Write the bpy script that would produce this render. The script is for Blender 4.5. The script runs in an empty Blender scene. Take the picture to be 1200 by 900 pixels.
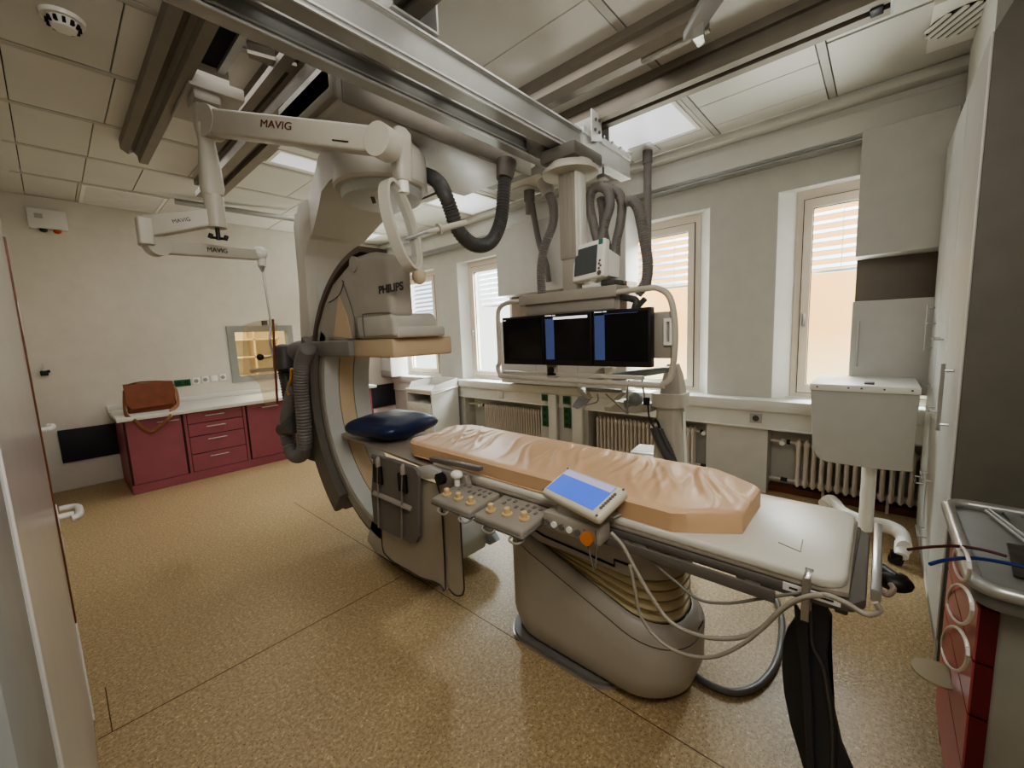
import bpy, bmesh, math, random
from mathutils import Vector as V, Matrix
random.seed(7)
C = bpy.context.scene.collection
PI = math.pi
# ------------------------------------------------------------------ calibrated camera (photo frame 1200x900)
CAM = V((0, 0, 1.55)); F = 481.678
RX = V((0.66549, 0.11894, -0.73687)); RY = V((-0.74523, 0.05106, -0.66485)); RZ = V((-0.04145, 0.99159, 0.12262))
RX.normalize(); RY = (RY - RX * RX.dot(RY)).normalized(); RZ = RX.cross(RY)
def px(x, y, ax, v):
    """point of the place seen at photo pixel x,y on the plane ax=v"""
    c = V((x - 600.0, -(y - 450.0), -F)); r = V((RX.dot(c), RY.dot(c), RZ.dot(c)))
    i = 'xyz'.index(ax); return CAM + r * ((v - CAM[i]) / r[i])
cam = bpy.data.cameras.new('camera'); cam.sensor_width = 36; cam.lens = F / 1200 * 36; cam.clip_start = .02
co = bpy.data.objects.new('camera', cam); C.objects.link(co)
R3 = Matrix((RX, RY, RZ)); co.matrix_world = Matrix.Translation(CAM) @ R3.to_4x4()
bpy.context.scene.camera = co
# ------------------------------------------------------------------ materials
def lin(c):
    return tuple((x / 12.92 if x <= .04045 else ((x + .055) / 1.055) ** 2.4) for x in [k / 255 for k in c]) + (1,)
MATS = {}
def mat(name, rgb, rough=.5, metal=0, var=.06, scale=8, bump=0, bscale=60, trans=0, alpha=1, emit=0, ecol=None, spec=.5, coat=0):
    if name in MATS: return MATS[name]
    m = bpy.data.materials.new(name); m.use_nodes = True; nt = m.node_tree; b = nt.nodes['Principled BSDF']
    b.inputs['Roughness'].default_value = rough; b.inputs['Metallic'].default_value = metal
    b.inputs['Specular IOR Level'].default_value = spec
    if trans: b.inputs['Transmission Weight'].default_value = trans
    if alpha < 1: b.inputs['Alpha'].default_value = alpha
    if coat: b.inputs['Coat Weight'].default_value = coat
    col = lin(rgb); b.inputs['Base Color'].default_value = col
    tc = nt.nodes.new('ShaderNodeTexCoord')
    if var:
        n = nt.nodes.new('ShaderNodeTexNoise'); n.inputs['Scale'].default_value = scale; n.inputs['Detail'].default_value = 4
        r = nt.nodes.new('ShaderNodeValToRGB')
        r.color_ramp.elements[0].color = tuple(x * (1 - var) for x in col[:3]) + (1,)
        r.color_ramp.elements[1].color = tuple(min(1, x * (1 + var)) for x in col[:3]) + (1,)
        r.color_ramp.elements[0].position = .3; r.color_ramp.elements[1].position = .7
        nt.links.new(tc.outputs['Object'], n.inputs['Vector']); nt.links.new(n.outputs['Fac'], r.inputs['Fac']); nt.links.new(r.outputs['Color'], b.inputs['Base Color'])
    if bump:
        n2 = nt.nodes.new('ShaderNodeTexNoise'); n2.inputs['Scale'].default_value = bscale
        bp = nt.nodes.new('ShaderNodeBump'); bp.inputs['Strength'].default_value = bump; bp.inputs['Distance'].default_value = .01
        nt.links.new(tc.outputs['Object'], n2.inputs['Vector']); nt.links.new(n2.outputs['Fac'], bp.inputs['Height']); nt.links.new(bp.outputs['Normal'], b.inputs['Normal'])
    if emit:
        b.inputs['Emission Color'].default_value = lin(ecol or rgb); b.inputs['Emission Strength'].default_value = emit
    MATS[name] = m; return m
def glass(name, rgb, clear=.85, rough=.05):
    m = bpy.data.materials.new(name); m.use_nodes = True; nt = m.node_tree; nt.nodes.clear()
    o = nt.nodes.new('ShaderNodeOutputMaterial'); t = nt.nodes.new('ShaderNodeBsdfTransparent'); g = nt.nodes.new('ShaderNodeBsdfPrincipled')
    t.inputs['Color'].default_value = lin(rgb); g.inputs['Base Color'].default_value = lin(rgb); g.inputs['Roughness'].default_value = rough
    mx = nt.nodes.new('ShaderNodeMixShader'); mx.inputs['Fac'].default_value = 1 - clear
    nt.links.new(t.outputs[0], mx.inputs[1]); nt.links.new(g.outputs[0], mx.inputs[2]); nt.links.new(mx.outputs[0], o.inputs['Surface'])
    MATS[name] = m; return m
wall_m = mat('wall_paint', (212, 207, 196), .85, bump=.12, bscale=160, var=.03)
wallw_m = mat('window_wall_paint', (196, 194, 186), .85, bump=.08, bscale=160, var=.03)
tile_m = mat('ceiling_tile', (208, 205, 197), .8, var=.04, scale=2)
tilestrip_m = mat('ceiling_strip', (182, 179, 170), .6)
dark_m = mat('dark_gap', (28, 26, 24), .9)
alu_m = mat('aluminium', (168, 168, 164), .42, .55)
alul_m = mat('bright_aluminium', (205, 205, 202), .35, .4)
rail_m = mat('ceiling_rail_paint', (136, 129, 118), .5, .35)
raild_m = mat('ceiling_rail_dark', (74, 70, 64), .5, .3)
cream_m = mat('equipment_cream', (190, 185, 172), .45, var=.03)
cgrey_m = mat('equipment_warm_grey', (160, 154, 143), .45, var=.03)
cblue_m = mat('equipment_cool_grey', (186, 187, 182), .45, var=.03)
cdark_m = mat('equipment_dark_grey', (104, 99, 92), .5, var=.04)
tan_m = mat('equipment_tan', (196, 175, 145), .55, var=.03)
hose_m = mat('hose_grey', (120, 116, 112), .55)
hosed_m = mat('hose_dark_grey', (78, 76, 74), .5)
black_m = mat('black_plastic', (22, 22, 24), .45)
rubber_m = mat('black_rubber', (16, 16, 17), .7)
white_m = mat('white_plastic', (232, 230, 222), .4, var=.02)
offw_m = mat('offwhite_laminate', (214, 213, 206), .5, var=.02)
lgrey_m = mat('light_grey_laminate', (190, 189, 183), .5, var=.03, bump=.05, bscale=220)
bordeaux_m = mat('bordeaux_laminate', (150, 86, 96), .45, var=.05)
bordeauxd_m = mat('bordeaux_gap', (58, 22, 28), .6)
red_m = mat('red_drawer', (176, 86, 88), .35, var=.04)
redd_m = mat('dark_red_edge', (96, 24, 36), .4)
steel_m = mat('brushed_steel', (190, 190, 188), .3, .85)
chrome_m = mat('chrome', (220, 220, 220), .12, 1)
brown_m = mat('brown_wood', (108, 62, 34), .5, var=.15, scale=14)
band_m = mat('dark_wall_guard', (36, 36, 44), .6, bump=.2, bscale=120)
leather_m = mat('brown_leather', (124, 66, 32), .45, var=.16, scale=10, bump=.25, bscale=50)
leatherd_m = mat('leather_strap', (128, 84, 54), .5, var=.12)
sheet_m = mat('peach_sheet', (206, 172, 136), .4, var=.03, scale=4)
navy_m = mat('navy_vinyl', (20, 36, 74), .38, var=.06)
pad_m = mat('white_pad', (206, 203, 191), .34, var=.03, scale=5)
carbon_m = mat('carbon_board', (160, 150, 136), .5)
bellow_m = mat('bellows_cream', (216, 202, 166), .6, var=.06)
shield_m = mat('lead_curtain', (172, 164, 148), .6, var=.04)
shieldg_m = mat('grey_board', (112, 106, 100), .6, var=.05)
strap_m = mat('grey_strap', (150, 142, 134), .55)
green_m = mat('green_socket', (10, 92, 52), .4)
radi_m = mat('radiator_cream', (212, 202, 190), .45, var=.02)
blackm2 = mat('black_vinyl', (50, 52, 58), .34, var=.1)
frame_m = mat('window_frame', (226, 214, 198), .45, var=.02)
reveal_m = mat('window_reveal', (238, 238, 234), .7, var=.02)
slat_m = mat('blind_slat', (92, 100, 116), .45)
screen_m = mat('black_screen', (8, 8, 11), .18)
sbar_m = mat('screen_blue_bar', (60, 72, 110), .4, emit=.25, ecol=(70, 82, 130))
stext_m = mat('screen_white_text', (220, 220, 225), .4, emit=.5)
sblue_m = mat('screen_blue', (62, 92, 190), .3, emit=.42, ecol=(78, 110, 205))
slav_m = mat('screen_lavender', (170, 165, 190), .3, emit=.3, ecol=(170, 165, 190))
pscreen_m = mat('grey_screen', (88, 92, 94), .25)
lamp_m = mat('lamp_diffuser', (236, 238, 244), .5, emit=.28, ecol=(236, 238, 246))
amber_m = glass('amber_lead_glass', (253, 249, 238), .92)
clear_m = glass('tinted_lead_acrylic', (246, 240, 228), .9); ringglass_m = glass('clear_acrylic', (240, 240, 238), .88)
pane_m = glass('window_glass', (246, 250, 250), .94)
floor_seam_m = mat('floor_seam', (92, 66, 38), .7)
silver_m = mat('silver_paper', (200, 200, 198), .4, .3)
wirer_m = mat('dark_red_wire', (70, 22, 28), .45)
wireb_m = mat('blue_wire', (20, 46, 110), .4)
greenlamp_m = mat('green_lamp', (16, 60, 44), .25)
orangelamp_m = mat('orange_lamp', (196, 70, 26), .25)
logo_m = mat('dark_lettering', (48, 46, 46), .5, var=0)
logor_m = mat('red_lettering', (104, 54, 50), .5, var=0)
def floor_mat():
    m = bpy.data.materials.new('linoleum'); m.use_nodes = True; nt = m.node_tree; b = nt.nodes['Principled BSDF']
    tc = nt.nodes.new('ShaderNodeTexCoord'); b.inputs['Roughness'].default_value = .42
    def ramp(scale, stops, detail=2):
        n = nt.nodes.new('ShaderNodeTexNoise'); n.inputs['Scale'].default_value = scale; n.inputs['Detail'].default_value = detail
        r = nt.nodes.new('ShaderNodeValToRGB'); e = r.color_ramp.elements
        e[0].position, e[0].color = stops[0][0], stops[0][1]; e[1].position, e[1].color = stops[1][0], stops[1][1]
        nt.links.new(tc.outputs['Object'], n.inputs['Vector']); nt.links.new(n.outputs['Fac'], r.inputs['Fac']); return r
    base = ramp(70, [(.35, lin((158, 136, 102))), (.65, lin((188, 167, 130)))], 3)
    fleck = ramp(150, [(.63, (0, 0, 0, 1)), (.68, (1, 1, 1, 1))], 1)
    light = ramp(95, [(.66, (0, 0, 0, 1)), (.72, (1, 1, 1, 1))], 1)
    mx = nt.nodes.new('ShaderNodeMix'); mx.data_type = 'RGBA'
    nt.links.new(fleck.outputs['Color'], mx.inputs['Factor']); nt.links.new(base.outputs['Color'], mx.inputs['A']); mx.inputs['B'].default_value = lin((104, 78, 50))
    m2 = nt.nodes.new('ShaderNodeMix'); m2.data_type = 'RGBA'
    nt.links.new(light.outputs['Color'], m2.inputs['Factor']); nt.links.new(mx.outputs['Result'], m2.inputs['A']); m2.inputs['B'].default_value = lin((214, 192, 152))
    nt.links.new(m2.outputs['Result'], b.inputs['Base Color']); return m
floor_m = floor_mat()
def facade_mat(name, stops, z0=-.2, z1=2.0):
    m = bpy.data.materials.new(name); m.use_nodes = True; nt = m.node_tree; b = nt.nodes['Principled BSDF']; b.inputs['Roughness'].default_value = .9
    tc = nt.nodes.new('ShaderNodeTexCoord'); n = nt.nodes.new('ShaderNodeTexNoise'); n.inputs['Scale'].default_value = .5
    sp = nt.nodes.new('ShaderNodeSeparateXYZ'); mr = nt.nodes.new('ShaderNodeMapRange'); mr.inputs['From Min'].default_value = z0 + 4; mr.inputs['From Max'].default_value = z1 + 4
    ad = nt.nodes.new('ShaderNodeMath'); ad.operation = 'MULTIPLY_ADD'; ad.inputs[1].default_value = .5
    r = nt.nodes.new('ShaderNodeValToRGB'); e = r.color_ramp.elements
    e[0].position, e[0].color = .2, lin(stops[0]); e[1].position, e[1].color = .95, lin(stops[1])
    nt.links.new(tc.outputs['Object'], n.inputs['Vector']); nt.links.new(tc.outputs['Object'], sp.inputs[0]); nt.links.new(sp.outputs['Z'], mr.inputs['Value'])
    nt.links.new(n.outputs['Fac'], ad.inputs[0]); nt.links.new(mr.outputs['Result'], ad.inputs[2]); nt.links.new(ad.outputs[0], r.inputs['Fac'])
    nt.links.new(r.outputs['Color'], b.inputs['Base Color']); return m
# ------------------------------------------------------------------ mesh builder
class MB:
    def __init__(s): s.bm = bmesh.new(); s.k = 0
    def mi(s, k): s.k = k; return s
    def _take(s, b2, M=None):
        if M is not None: bmesh.ops.transform(b2, matrix=M, verts=b2.verts)
        vm = {v: s.bm.verts.new(v.co) for v in b2.verts}
        for f in b2.faces:
            try: nf = s.bm.faces.new([vm[v] for v in f.verts]); nf.material_index = s.k
            except ValueError: pass
        b2.free(); return s
    def box(s, lo, hi, bev=0, seg=2, M=None):
        b = bmesh.new(); bmesh.ops.create_cube(b, size=1)
        lo = V(lo); hi = V(hi); c = (lo + hi) / 2; d = hi - lo
        for v in b.verts: v.co = V((v.co.x * d.x, v.co.y * d.y, v.co.z * d.z)) + c
        if bev: bmesh.ops.bevel(b, geom=b.edges[:], offset=min(bev, .49 * min(abs(x) for x in d)), segments=seg, profile=.5, affect='EDGES')
        return s._take(b, M)
    def cyl(s, p0, p1, r, r2=None, n=20, cap=True):
        p0 = V(p0); p1 = V(p1); r2 = r if r2 is None else r2; d = p1 - p0
        b = bmesh.new(); bmesh.ops.create_cone(b, cap_ends=cap, segments=n, radius1=r, radius2=r2, depth=d.length)
        M = Matrix.Translation((p0 + p1) / 2) @ d.to_track_quat('Z', 'Y').to_matrix().to_4x4()
        return s._take(b, M)
    def frame(s, ax, t0, t1, o, i):
        """rectangular frame across axis ax from t0 to t1; o, i = (u0, v0, u1, v1) outer and inner rectangles"""
        k = 'xyz'.index(ax)
        def pt(t, u, v):
            p = [u, v]; p.insert(k, t); return p
        def ring(t, r): return [pt(t, r[0], r[1]), pt(t, r[2], r[1]), pt(t, r[2], r[3]), pt(t, r[0], r[3])]
        rs = [ring(t0, o), ring(t1, o), ring(t1, i), ring(t0, i), ring(t0, o)]
        vs = [[s.bm.verts.new(V(p)) for p in r] for r in rs[:4]]; vs.append(vs[0])
        for a, b in zip(vs, vs[1:]):
            for j in range(4):
                f = s.bm.faces.new([a[j], a[(j + 1) % 4], b[(j + 1) % 4], b[j]]); f.material_index = s.k
        return s
    def ball(s, c, r, sc=(1, 1, 1), n=16):
        b = bmesh.new(); bmesh.ops.create_uvsphere(b, u_segments=n, v_segments=max(6, n // 2), radius=r)
        return s._take(b, Matrix.Translation(V(c)) @ Matrix.Diagonal((*sc, 1)))
    def prism(s, pts, d, bev=0, seg=2):
        """polygon pts (3D, planar) extruded by vector d"""
        b = bmesh.new(); d = V(d); a = [b.verts.new(V(p)) for p in pts]; c = [b.verts.new(V(p) + d) for p in pts]; n = len(pts)
        b.faces.new(a); b.faces.new(c[::-1])
        for i in range(n): b.faces.new([a[i], c[i], c[(i + 1) % n], a[(i + 1) % n]])
        bmesh.ops.recalc_face_normals(b, faces=b.faces)
        if bev: bmesh.ops.bevel(b, geom=b.edges[:], offset=bev, segments=seg, profile=.5, affect='EDGES')
        return s._take(b)
    def loft(s, rings, cap=True, closed=True):
        vs = [[s.bm.verts.new(V(p)) for p in r] for r in rings]; n = len(rings[0])
        for a, b in zip(vs, vs[1:]):
            for i in range(n if closed else n - 1):
                f = s.bm.faces.new([a[i], a[(i + 1) % n], b[(i + 1) % n], b[i]]); f.material_index = s.k
        if cap and closed:
            for r in (vs[0][::-1], vs[-1]):
                f = s.bm.faces.new(r); f.material_index = s.k
        return s
    def tube(s, path, r, n=10, smooth=6, rib=0, cap=True, flat=1):
        P = [V(p) for p in path]
        if smooth and len(P) > 2: P = catmull(P, smooth)
        if rib:
            P = resample(P, rib)
        rings = []; up = None
        for i, p in enumerate(P):
            t = (P[min(i + 1, len(P) - 1)] - P[max(i - 1, 0)]).normalized()
            if up is None:
                up = t.orthogonal().normalized()
            up = (up - t * up.dot(t)).normalized(); w = t.cross(up)
            rr = r * (1 if not rib or i % 2 else .86)
            rings.append([p + (up * math.cos(2 * PI * k / n) + w * math.sin(2 * PI * k / n) * flat) * rr for k in range(n)])
        return s.loft(rings, cap)
    def build(s, name, m, parent=None, smooth=True, loc=None, ang=38):
        bmesh.ops.recalc_face_normals(s.bm, faces=s.bm.faces)
        if parent is not None: o0 = wloc(parent)
        elif loc is not None: o0 = V(loc)
        else:
            xs = [v.co for v in s.bm.verts]
            o0 = V(((min(v.x for v in xs) + max(v.x for v in xs)) / 2, (min(v.y for v in xs) + max(v.y for v in xs)) / 2, min(v.z for v in xs)))
        for v in s.bm.verts: v.co -= o0
        me = bpy.data.meshes.new(name); s.bm.to_mesh(me); s.bm.free()
        for mm in (m if isinstance(m, (list, tuple)) else [m]): me.materials.append(mm)
        if smooth:
            for p in me.polygons: p.use_smooth = True
            me.set_sharp_from_angle(angle=math.radians(ang))
        o = bpy.data.objects.new(name, me); C.objects.link(o)
        if parent is not None: o.parent = parent
        else: o.location = o0
        return o
def wloc(o):
    p = V(o.location)
    while o.parent is not None: o = o.parent; p = p + V(o.location)
    return p
def catmull(P, k):
    out = []
    for i in range(len(P) - 1):
        p0 = P[max(i - 1, 0)]; p1 = P[i]; p2 = P[i + 1]; p3 = P[min(i + 2, len(P) - 1)]
        for j in range(k):
            t = j / k
            out.append(.5 * ((2 * p1) + (p2 - p0) * t + (2 * p0 - 5 * p1 + 4 * p2 - p3) * t * t + (3 * p1 - p0 - 3 * p2 + p3) * t ** 3))
    return out + [P[-1]]
def resample(P, step):
    out = [P[0]]; acc = 0
    for a, b in zip(P, P[1:]):
        L = (b - a).length; d = step - acc
        while d <= L and L > 0: out.append(a + (b - a) * (d / L)); d += step
        acc = (acc + L) % step if L else acc
    return out + [P[-1]] if (out[-1] - P[-1]).length > step * .3 else out
def rrect(cx, cy, hx, hy, r, n=6):
    pts = []
    for sx, sy, a0 in ((1, 1, 0), (-1, 1, PI / 2), (-1, -1, PI), (1, -1, 1.5 * PI)):
        for i in range(n + 1):
            a = a0 + PI / 2 * i / n; pts.append((cx + sx * (hx - r) + r * math.cos(a), cy + sy * (hy - r) + r * math.sin(a)))
    return pts
def thing(name, label, cat, loc, group=None):
    o = bpy.data.objects.new(name, None); C.objects.link(o); o.location = loc; o.empty_display_size = .05
    return tag(o, label, cat, group)
def tag(o, label, cat, group=None, kind=None):
    o['label'] = label; o['category'] = cat
    if group: o['group'] = group
    if kind: o['kind'] = kind
    return o
def struct(o): o['kind'] = 'structure'; return o
def part(o, label): o['label'] = label; return o
def boxo(name, m, lo, hi, parent=None, bev=0, **k): return MB().box(lo, hi, bev).build(name, m, parent, **k)
def cplane(o):
    return o
def dup(root, off, label=None):
    def cp(o, par):
        c = o.copy(); C.objects.link(c); c.parent = par
        for ch in [x for x in o.children]: cp(ch, c)
        return c
    r = cp(root, None); r.location = V(root.location) + V(off)
    if label: r['label'] = label
    return r
def text(name, s, size, pos, xd, yd, m, parent, depth=.0008, wide=1, bold=0):
    cu = bpy.data.curves.new(name, 'FONT'); cu.body = s; cu.size = size; cu.extrude = depth; cu.offset = bold; cu.align_x = 'CENTER'; cu.align_y = 'CENTER'
    t = bpy.data.objects.new(name, cu); C.objects.link(t); dg = bpy.context.evaluated_depsgraph_get()
    me = bpy.data.meshes.new_from_object(t.evaluated_get(dg)); bpy.data.objects.remove(t); bpy.data.curves.remove(cu)
    xd = V(xd).normalized(); yd = V(yd); yd = (yd - xd * xd.dot(yd)).normalized(); zd = xd.cross(yd)
    M = Matrix((xd * wide, yd, zd)).transposed().to_4x4(); M.translation = V(pos) - (wloc(parent) if parent else V((0, 0, 0)))
    me.transform(M); me.materials.clear(); me.materials.append(m)
    o = bpy.data.objects.new(name, me); C.objects.link(o)
    if parent: o.parent = parent
    return o
def handle_bar(name, p0, p1, out, r, m, parent, inset=.02):
    p0 = V(p0); p1 = V(p1); out = V(out); d = (p1 - p0).normalized()
    b = MB().cyl(p0 + out, p1 + out, r, n=10)
    for q in (p0 + d * inset, p1 - d * inset): b.cyl(q, q + out, r * .8, n=8)
    return b.build(name, m, parent)
exec_parts = []
# ================================================================== ROOM SHELL
XW, YB, ZC, XL, YR = 4.3, 6.76, 3.2, -0.06, -0.9
fl = MB().box((-1.3, YR - .1, -.1), (4.6, YB + .1, 0))
fl.mi(1).box((XL, 2.262, -.01), (1.35, 2.267, .0006)).box((1.401, -.2, -.01), (1.405, 4.2, .0006)).box((-.02, 2.6, -.01), (-.016, 2.262, .0006))
fo = struct(fl.build('floor', [floor_m, floor_seam_m], smooth=False)); fo['category'] = 'floor'; fo['label'] = 'tan speckled linoleum floor with dark seams'
# ceiling: tiles between pressed strips
rows = [-.9, -.44, .365, 1.165, 1.97, 2.77, 3.56, 4.36, 5.17, 5.98, 6.76]
seams = [[.42, 2.0, 3.52], [.9, 2.0, 3.3], [.42, 1.3, 2.0, 3.52, 3.92], [.42, 1.3, 2.0, 2.85, 3.9], [.42, 1.2, 2.0, 3.0, 3.9], [.435, 1.15, 2.0, 2.9, 3.5], [.46, 1.1, 2.0, 2.7, 3.45], [.405, 1.1, 2.0, 2.7, 3.4], [.40, .77, 1.45, 2.2, 2.9, 3.6], [.375, 1.08, 1.5, 2.3, 3.2, 3.75]]
ce = MB().box((-1.3, YR - .1, ZC + .03), (XW + .3, YB + .1, ZC + .12)).mi(1)
for i in range(len(rows) - 1):
    y0, y1 = rows[i] + .028, rows[i + 1] - .028
    xs = [XL + .07] + seams[i] + [XW]
    if rows[i] < .3: xs = [XL + .07] + [x for x in seams[i] if x < 3.2] + [3.32]
    for x0, x1 in zip(xs, xs[1:]):
        ce.box((x0 + .003, y0, ZC), (x1 - .003, y1, ZC + .04), .002, 1)
    ce.mi(2).box((XL, rows[i + 1] - .022, ZC - .002), (XW, rows[i + 1] + .022, ZC + .04)).mi(1)
ce.box((3.33, YR, ZC - .004), (XW + .2, .335, ZC + .05))
ce.mi(1).box((-.3, YR, ZC), (XL + .068, YB, ZC + .05))
struct(ce.build('ceiling', [dark_m, tile_m, tilestrip_m], smooth=False))
# back wall with observation window opening (X 1.645-2.5, z 1.02-1.81)
wb = MB()
for lo, hi in (((-.3, 0), (1.69, ZC)), ((2.46, 0), (4.6, ZC)), ((1.69, 0), (2.46, 1.06)), ((1.69, 1.77), (2.46, ZC))):
    wb.box((lo[0], YB, lo[1]), (hi[0], YB + .12, hi[1]))
struct(wb.build('wall_back', wall_m, smooth=False))
wl = MB().box((-.4, YR - .1, 0), (-.18, YB + .1, ZC))
struct(wl.build('wall_left', wall_m, smooth=False))
struct(MB().box((-1.3, YR - .1, 0), (XW + .3, YR, ZC)).build('wall_right', wall_m, smooth=False))
# window wall
WIN = [(5.47, 6.66), (3.72, 4.92), (1.27, 2.47), (-.48, .72)]; WZ0, WZ1 = .86, 2.65
ww = MB()
ed = [YR - .1] + [v for p in sorted(WIN) for v in p] + [YB + .1]
for a, b in zip(ed[::2], ed[1::2]): ww.box((XW, a, .6), (XW + .3, b, ZC))
for a, b in WIN: ww.box((XW, a, WZ1), (XW + .3, b, ZC)).box((XW + .1, a, .6), (XW + .3, b, WZ0))
ww.box((XW + .1, YR - .1, 0), (XW + .3, YB + .1, .6))
struct(ww.build('wall_window', wallw_m, smooth=False))
NICHES = [(-.32, .72), (1.24, 2.57), (3.28, 4.79)]
lw = MB(); ed = [YR] + [v for p in NICHES for v in p] + [YB]
for a, b in zip(ed[::2], ed[1::2]): lw.box((4.2, a, 0), (XW + .1, b, .6))
struct(lw.build('wall_parapet', wallw_m, smooth=False))
si = MB().box((4.14, YR, .765), (XW + .12, YB, .868), .012).box((4.175, YR, .6), (XW + .1, YB, .77)).box((4.165, YR, .6), (4.2, YB, .617), .004)
struct(si.build('trim_1', offw_m))
struct(MB().box((4.16, YR, 2.9), (XW, YB, 3.06), .01).box((4.2, YR, 3.06), (XW, YB, 3.135)).box((4.1, YR, 3.12), (XW, YB, ZC), .03).build('trim_2', offw_m))
struct(MB().box((4.17, YR, 2.862), (XW, YB, 2.872)).box((4.17, YR, 2.878), (XW, YB, 2.886)).box((4.165, YR, 2.888), (XW, YB, 2.9)).box((4.2, YR, 2.865), (XW, YB, 2.9)).build('trim_3', alu_m, smooth=False))
struct(MB().box((XL, YB - .025, .315), (.45, YB, .685), .004).build('trim_4', band_m))
struct(MB().box((3.6, YB - .025, .315), (4.19, YB, .72), .004).build('trim_5', band_m))
struct(MB().box((4.3, YR + .6, 0), (4.4, 6.7, .06)).build('baseboard_window', brown_m, smooth=False))
# windows
def window(k, a, b):
    f = MB(); y0, y1, z0, z1 = a + .12, b - .12, WZ0 + .02, WZ1 - .002
    X0, X1 = XW + .12, XW + .2
    f.frame('x', X0, X1, (y0, z0, y1, z1), (y0 + .07, z0 + .05, y1 - .07, z1 - .1))
    w = struct(f.build('window_%d' % k, frame_m))
    s = MB()
    s.frame('x', X0 - .016, X1 - .01, (y0 + .055, z0 + .04, y1 - .055, z1 - .085), (y0 + .115, z0 + .11, y1 - .115, z1 - .155))
    sm = s.build('window_sash', frame_m, w)
    MB().frame('x', X0 - .002, X0 + .01, (y0 + .048, z0 + .034, y1 - .048, z1 - .078), (y0 + .056, z0 + .041, y1 - .056, z1 - .086)).build('window_seal', dark_m, w, smooth=False)
    MB().frame('x', X0 + .012, X0 + .02, (y0 + .11, z0 + .105, y1 - .11, z1 - .15), (y0 + .12, z0 + .115, y1 - .12, z1 - .16)).build('window_seal', dark_m, w, smooth=False)
    MB().box((X0 + .03, y0 + .1, z0 + .1), (X0 + .036, y1 - .1, z1 - .14)).build('window_glass', pane_m, w, smooth=False)
    h = MB().box((X0 - .024, y1 - .098, 1.5), (X0 - .014, y1 - .07, 1.61), .004).box((X0 - .05, y1 - .09, 1.52), (X0 - .038, y1 - .075, 1.62), .005).cyl((X0 - .045, y1 - .083, 1.6), (X0 - .018, y1 - .083, 1.6), .006)
    h.build('window_handle', steel_m, w)
    # splayed reveal
    r = MB()
    def quad(p): r.prism(p, (0, 0, .0005)) if False else r.loft([p[:2], p[2:]], cap=False, closed=False)
    e = .002
    for (ya, yb) in ((a, y0), (b, y1)):
        r.prism([(XW + e, ya, WZ0), (XW + .13, yb, WZ0), (XW + .13, ya, WZ0)], (0, 0, WZ1 - WZ0 + .01))
    r.box((XW + e, a + .002, WZ1 - .004), (XW + .13, b - .002, WZ1 - .001)).box((XW + .1, a, WZ0 + .002), (XW + .13, b, WZ0 + .02))
    r.build('window_reveal', reveal_m, w, smooth=False)
    # venetian blind outside
    bl = MB(); yb0, yb1 = y0 + .06, y1 - .06; zb = 1.96 if k < 5 else 2
    n = 8
    for i in range(n):
        z = zb + .04 + i * (2.56 - zb) / n
        bl.prism([(XW + .27, yb0, z), (XW + .325, yb0, z + .036), (XW + .328, yb0, z + .033), (XW + .273, yb0, z - .003)], (0, yb1 - yb0, 0))
    o = bl.build('venetian_blind', slat_m, smooth=False)
    tag(o, ['white slatted blind half lowered outside the farthest window by the corner', 'grey slatted blind half lowered outside the second window from the back corner', 'blind with bluish slats lowered outside the window behind the monitor frame', 'striped slatted blind half lowered outside the window beside the wall cupboard'][k - 1], 'blind', 'window blinds')
    MB().box((XW + .285, yb0, zb), (XW + .31, yb1, zb + .025), .004).build('bottom_rail', alu_m, o)
    for yy in (yb0 + .25, yb1 - .25): MB().cyl((XW + .268, yy, zb), (XW + .268, yy, 2.6), .003, n=6).build('ladder_cord', alu_m, o)
for k, (a, b) in enumerate(WIN): window(k + 1, a, b)
# outside
fa = MB().box((9.5, -8, -4), (10, 5.6, 6)).build('neighbouring_building', facade_mat('facade_peach', ((236, 228, 190), (238, 182, 118))), smooth=False)
tag(fa, 'sunlit peach rendered building facade seen outside the nearer windows', 'building')
fb = MB().box((12, 5.6, -4), (12.5, 30, 6)).build('neighbouring_building', facade_mat('facade_white', ((232, 240, 240), (248, 248, 246))), smooth=False)
tag(fb, 'bright white building facade seen outside the two far windows', 'building')
gr = struct(MB().box((4.7, -10, -4.2), (14, 32, -4)).build('ground', mat('paving', (190, 184, 172), .9), smooth=False))
# observation window
ow = MB(); 
ow.frame('y', YB - .02, YB + .1, (1.645, 1.02, 2.5, 1.81), (1.735, 1.105, 2.42, 1.725))
w5 = struct(ow.build('window_5', mat('grey_steel_frame', (146, 148, 142), .5)))
MB().box((1.72, YB + .03, 1.09), (2.44, YB + .05, 1.74)).build('window_glass', amber_m, w5, smooth=False)
cr = MB().box((1.0, YB + 2.2, 0), (3.6, YB + 2.3, 2.7)).box((.95, YB + .12, 0), (1.0, YB + 2.3, 2.7)).box((3.6, YB + .12, 0), (3.65, YB + 2.3, 2.7)).box((.95, YB + .12, 2.7), (3.65, YB + 2.3, 2.75)).box((.95, YB + .12, -.05), (3.65, YB + 2.3, 0))
struct(cr.build('wall_control_room', mat('control_room_paint', (236, 230, 210), .8), smooth=False))
sh = MB()
for x in (1.75, 2.1, 2.5, 2.9): sh.box((x, YB + 1.85, 0), (x + .03, YB + 2.19, 2.1))
for z in (.4, .95, 1.3, 1.62, 2.08): sh.box((1.75, YB + 1.85, z), (2.93, YB + 2.19, z + .03))
tag(sh.build('shelf_unit', mat('pale_wood', (222, 204, 162), .5, var=.1)), 'pale wooden shelving in the room behind the observation window', 'shelf')
dk = MB().box((2.05, YB + .6, 1.1), (2.5, YB + .66, 1.16), .01)
tag(dk.build('monitor', black_m), 'dark low screen edge just behind the observation window glass', 'monitor')
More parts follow.
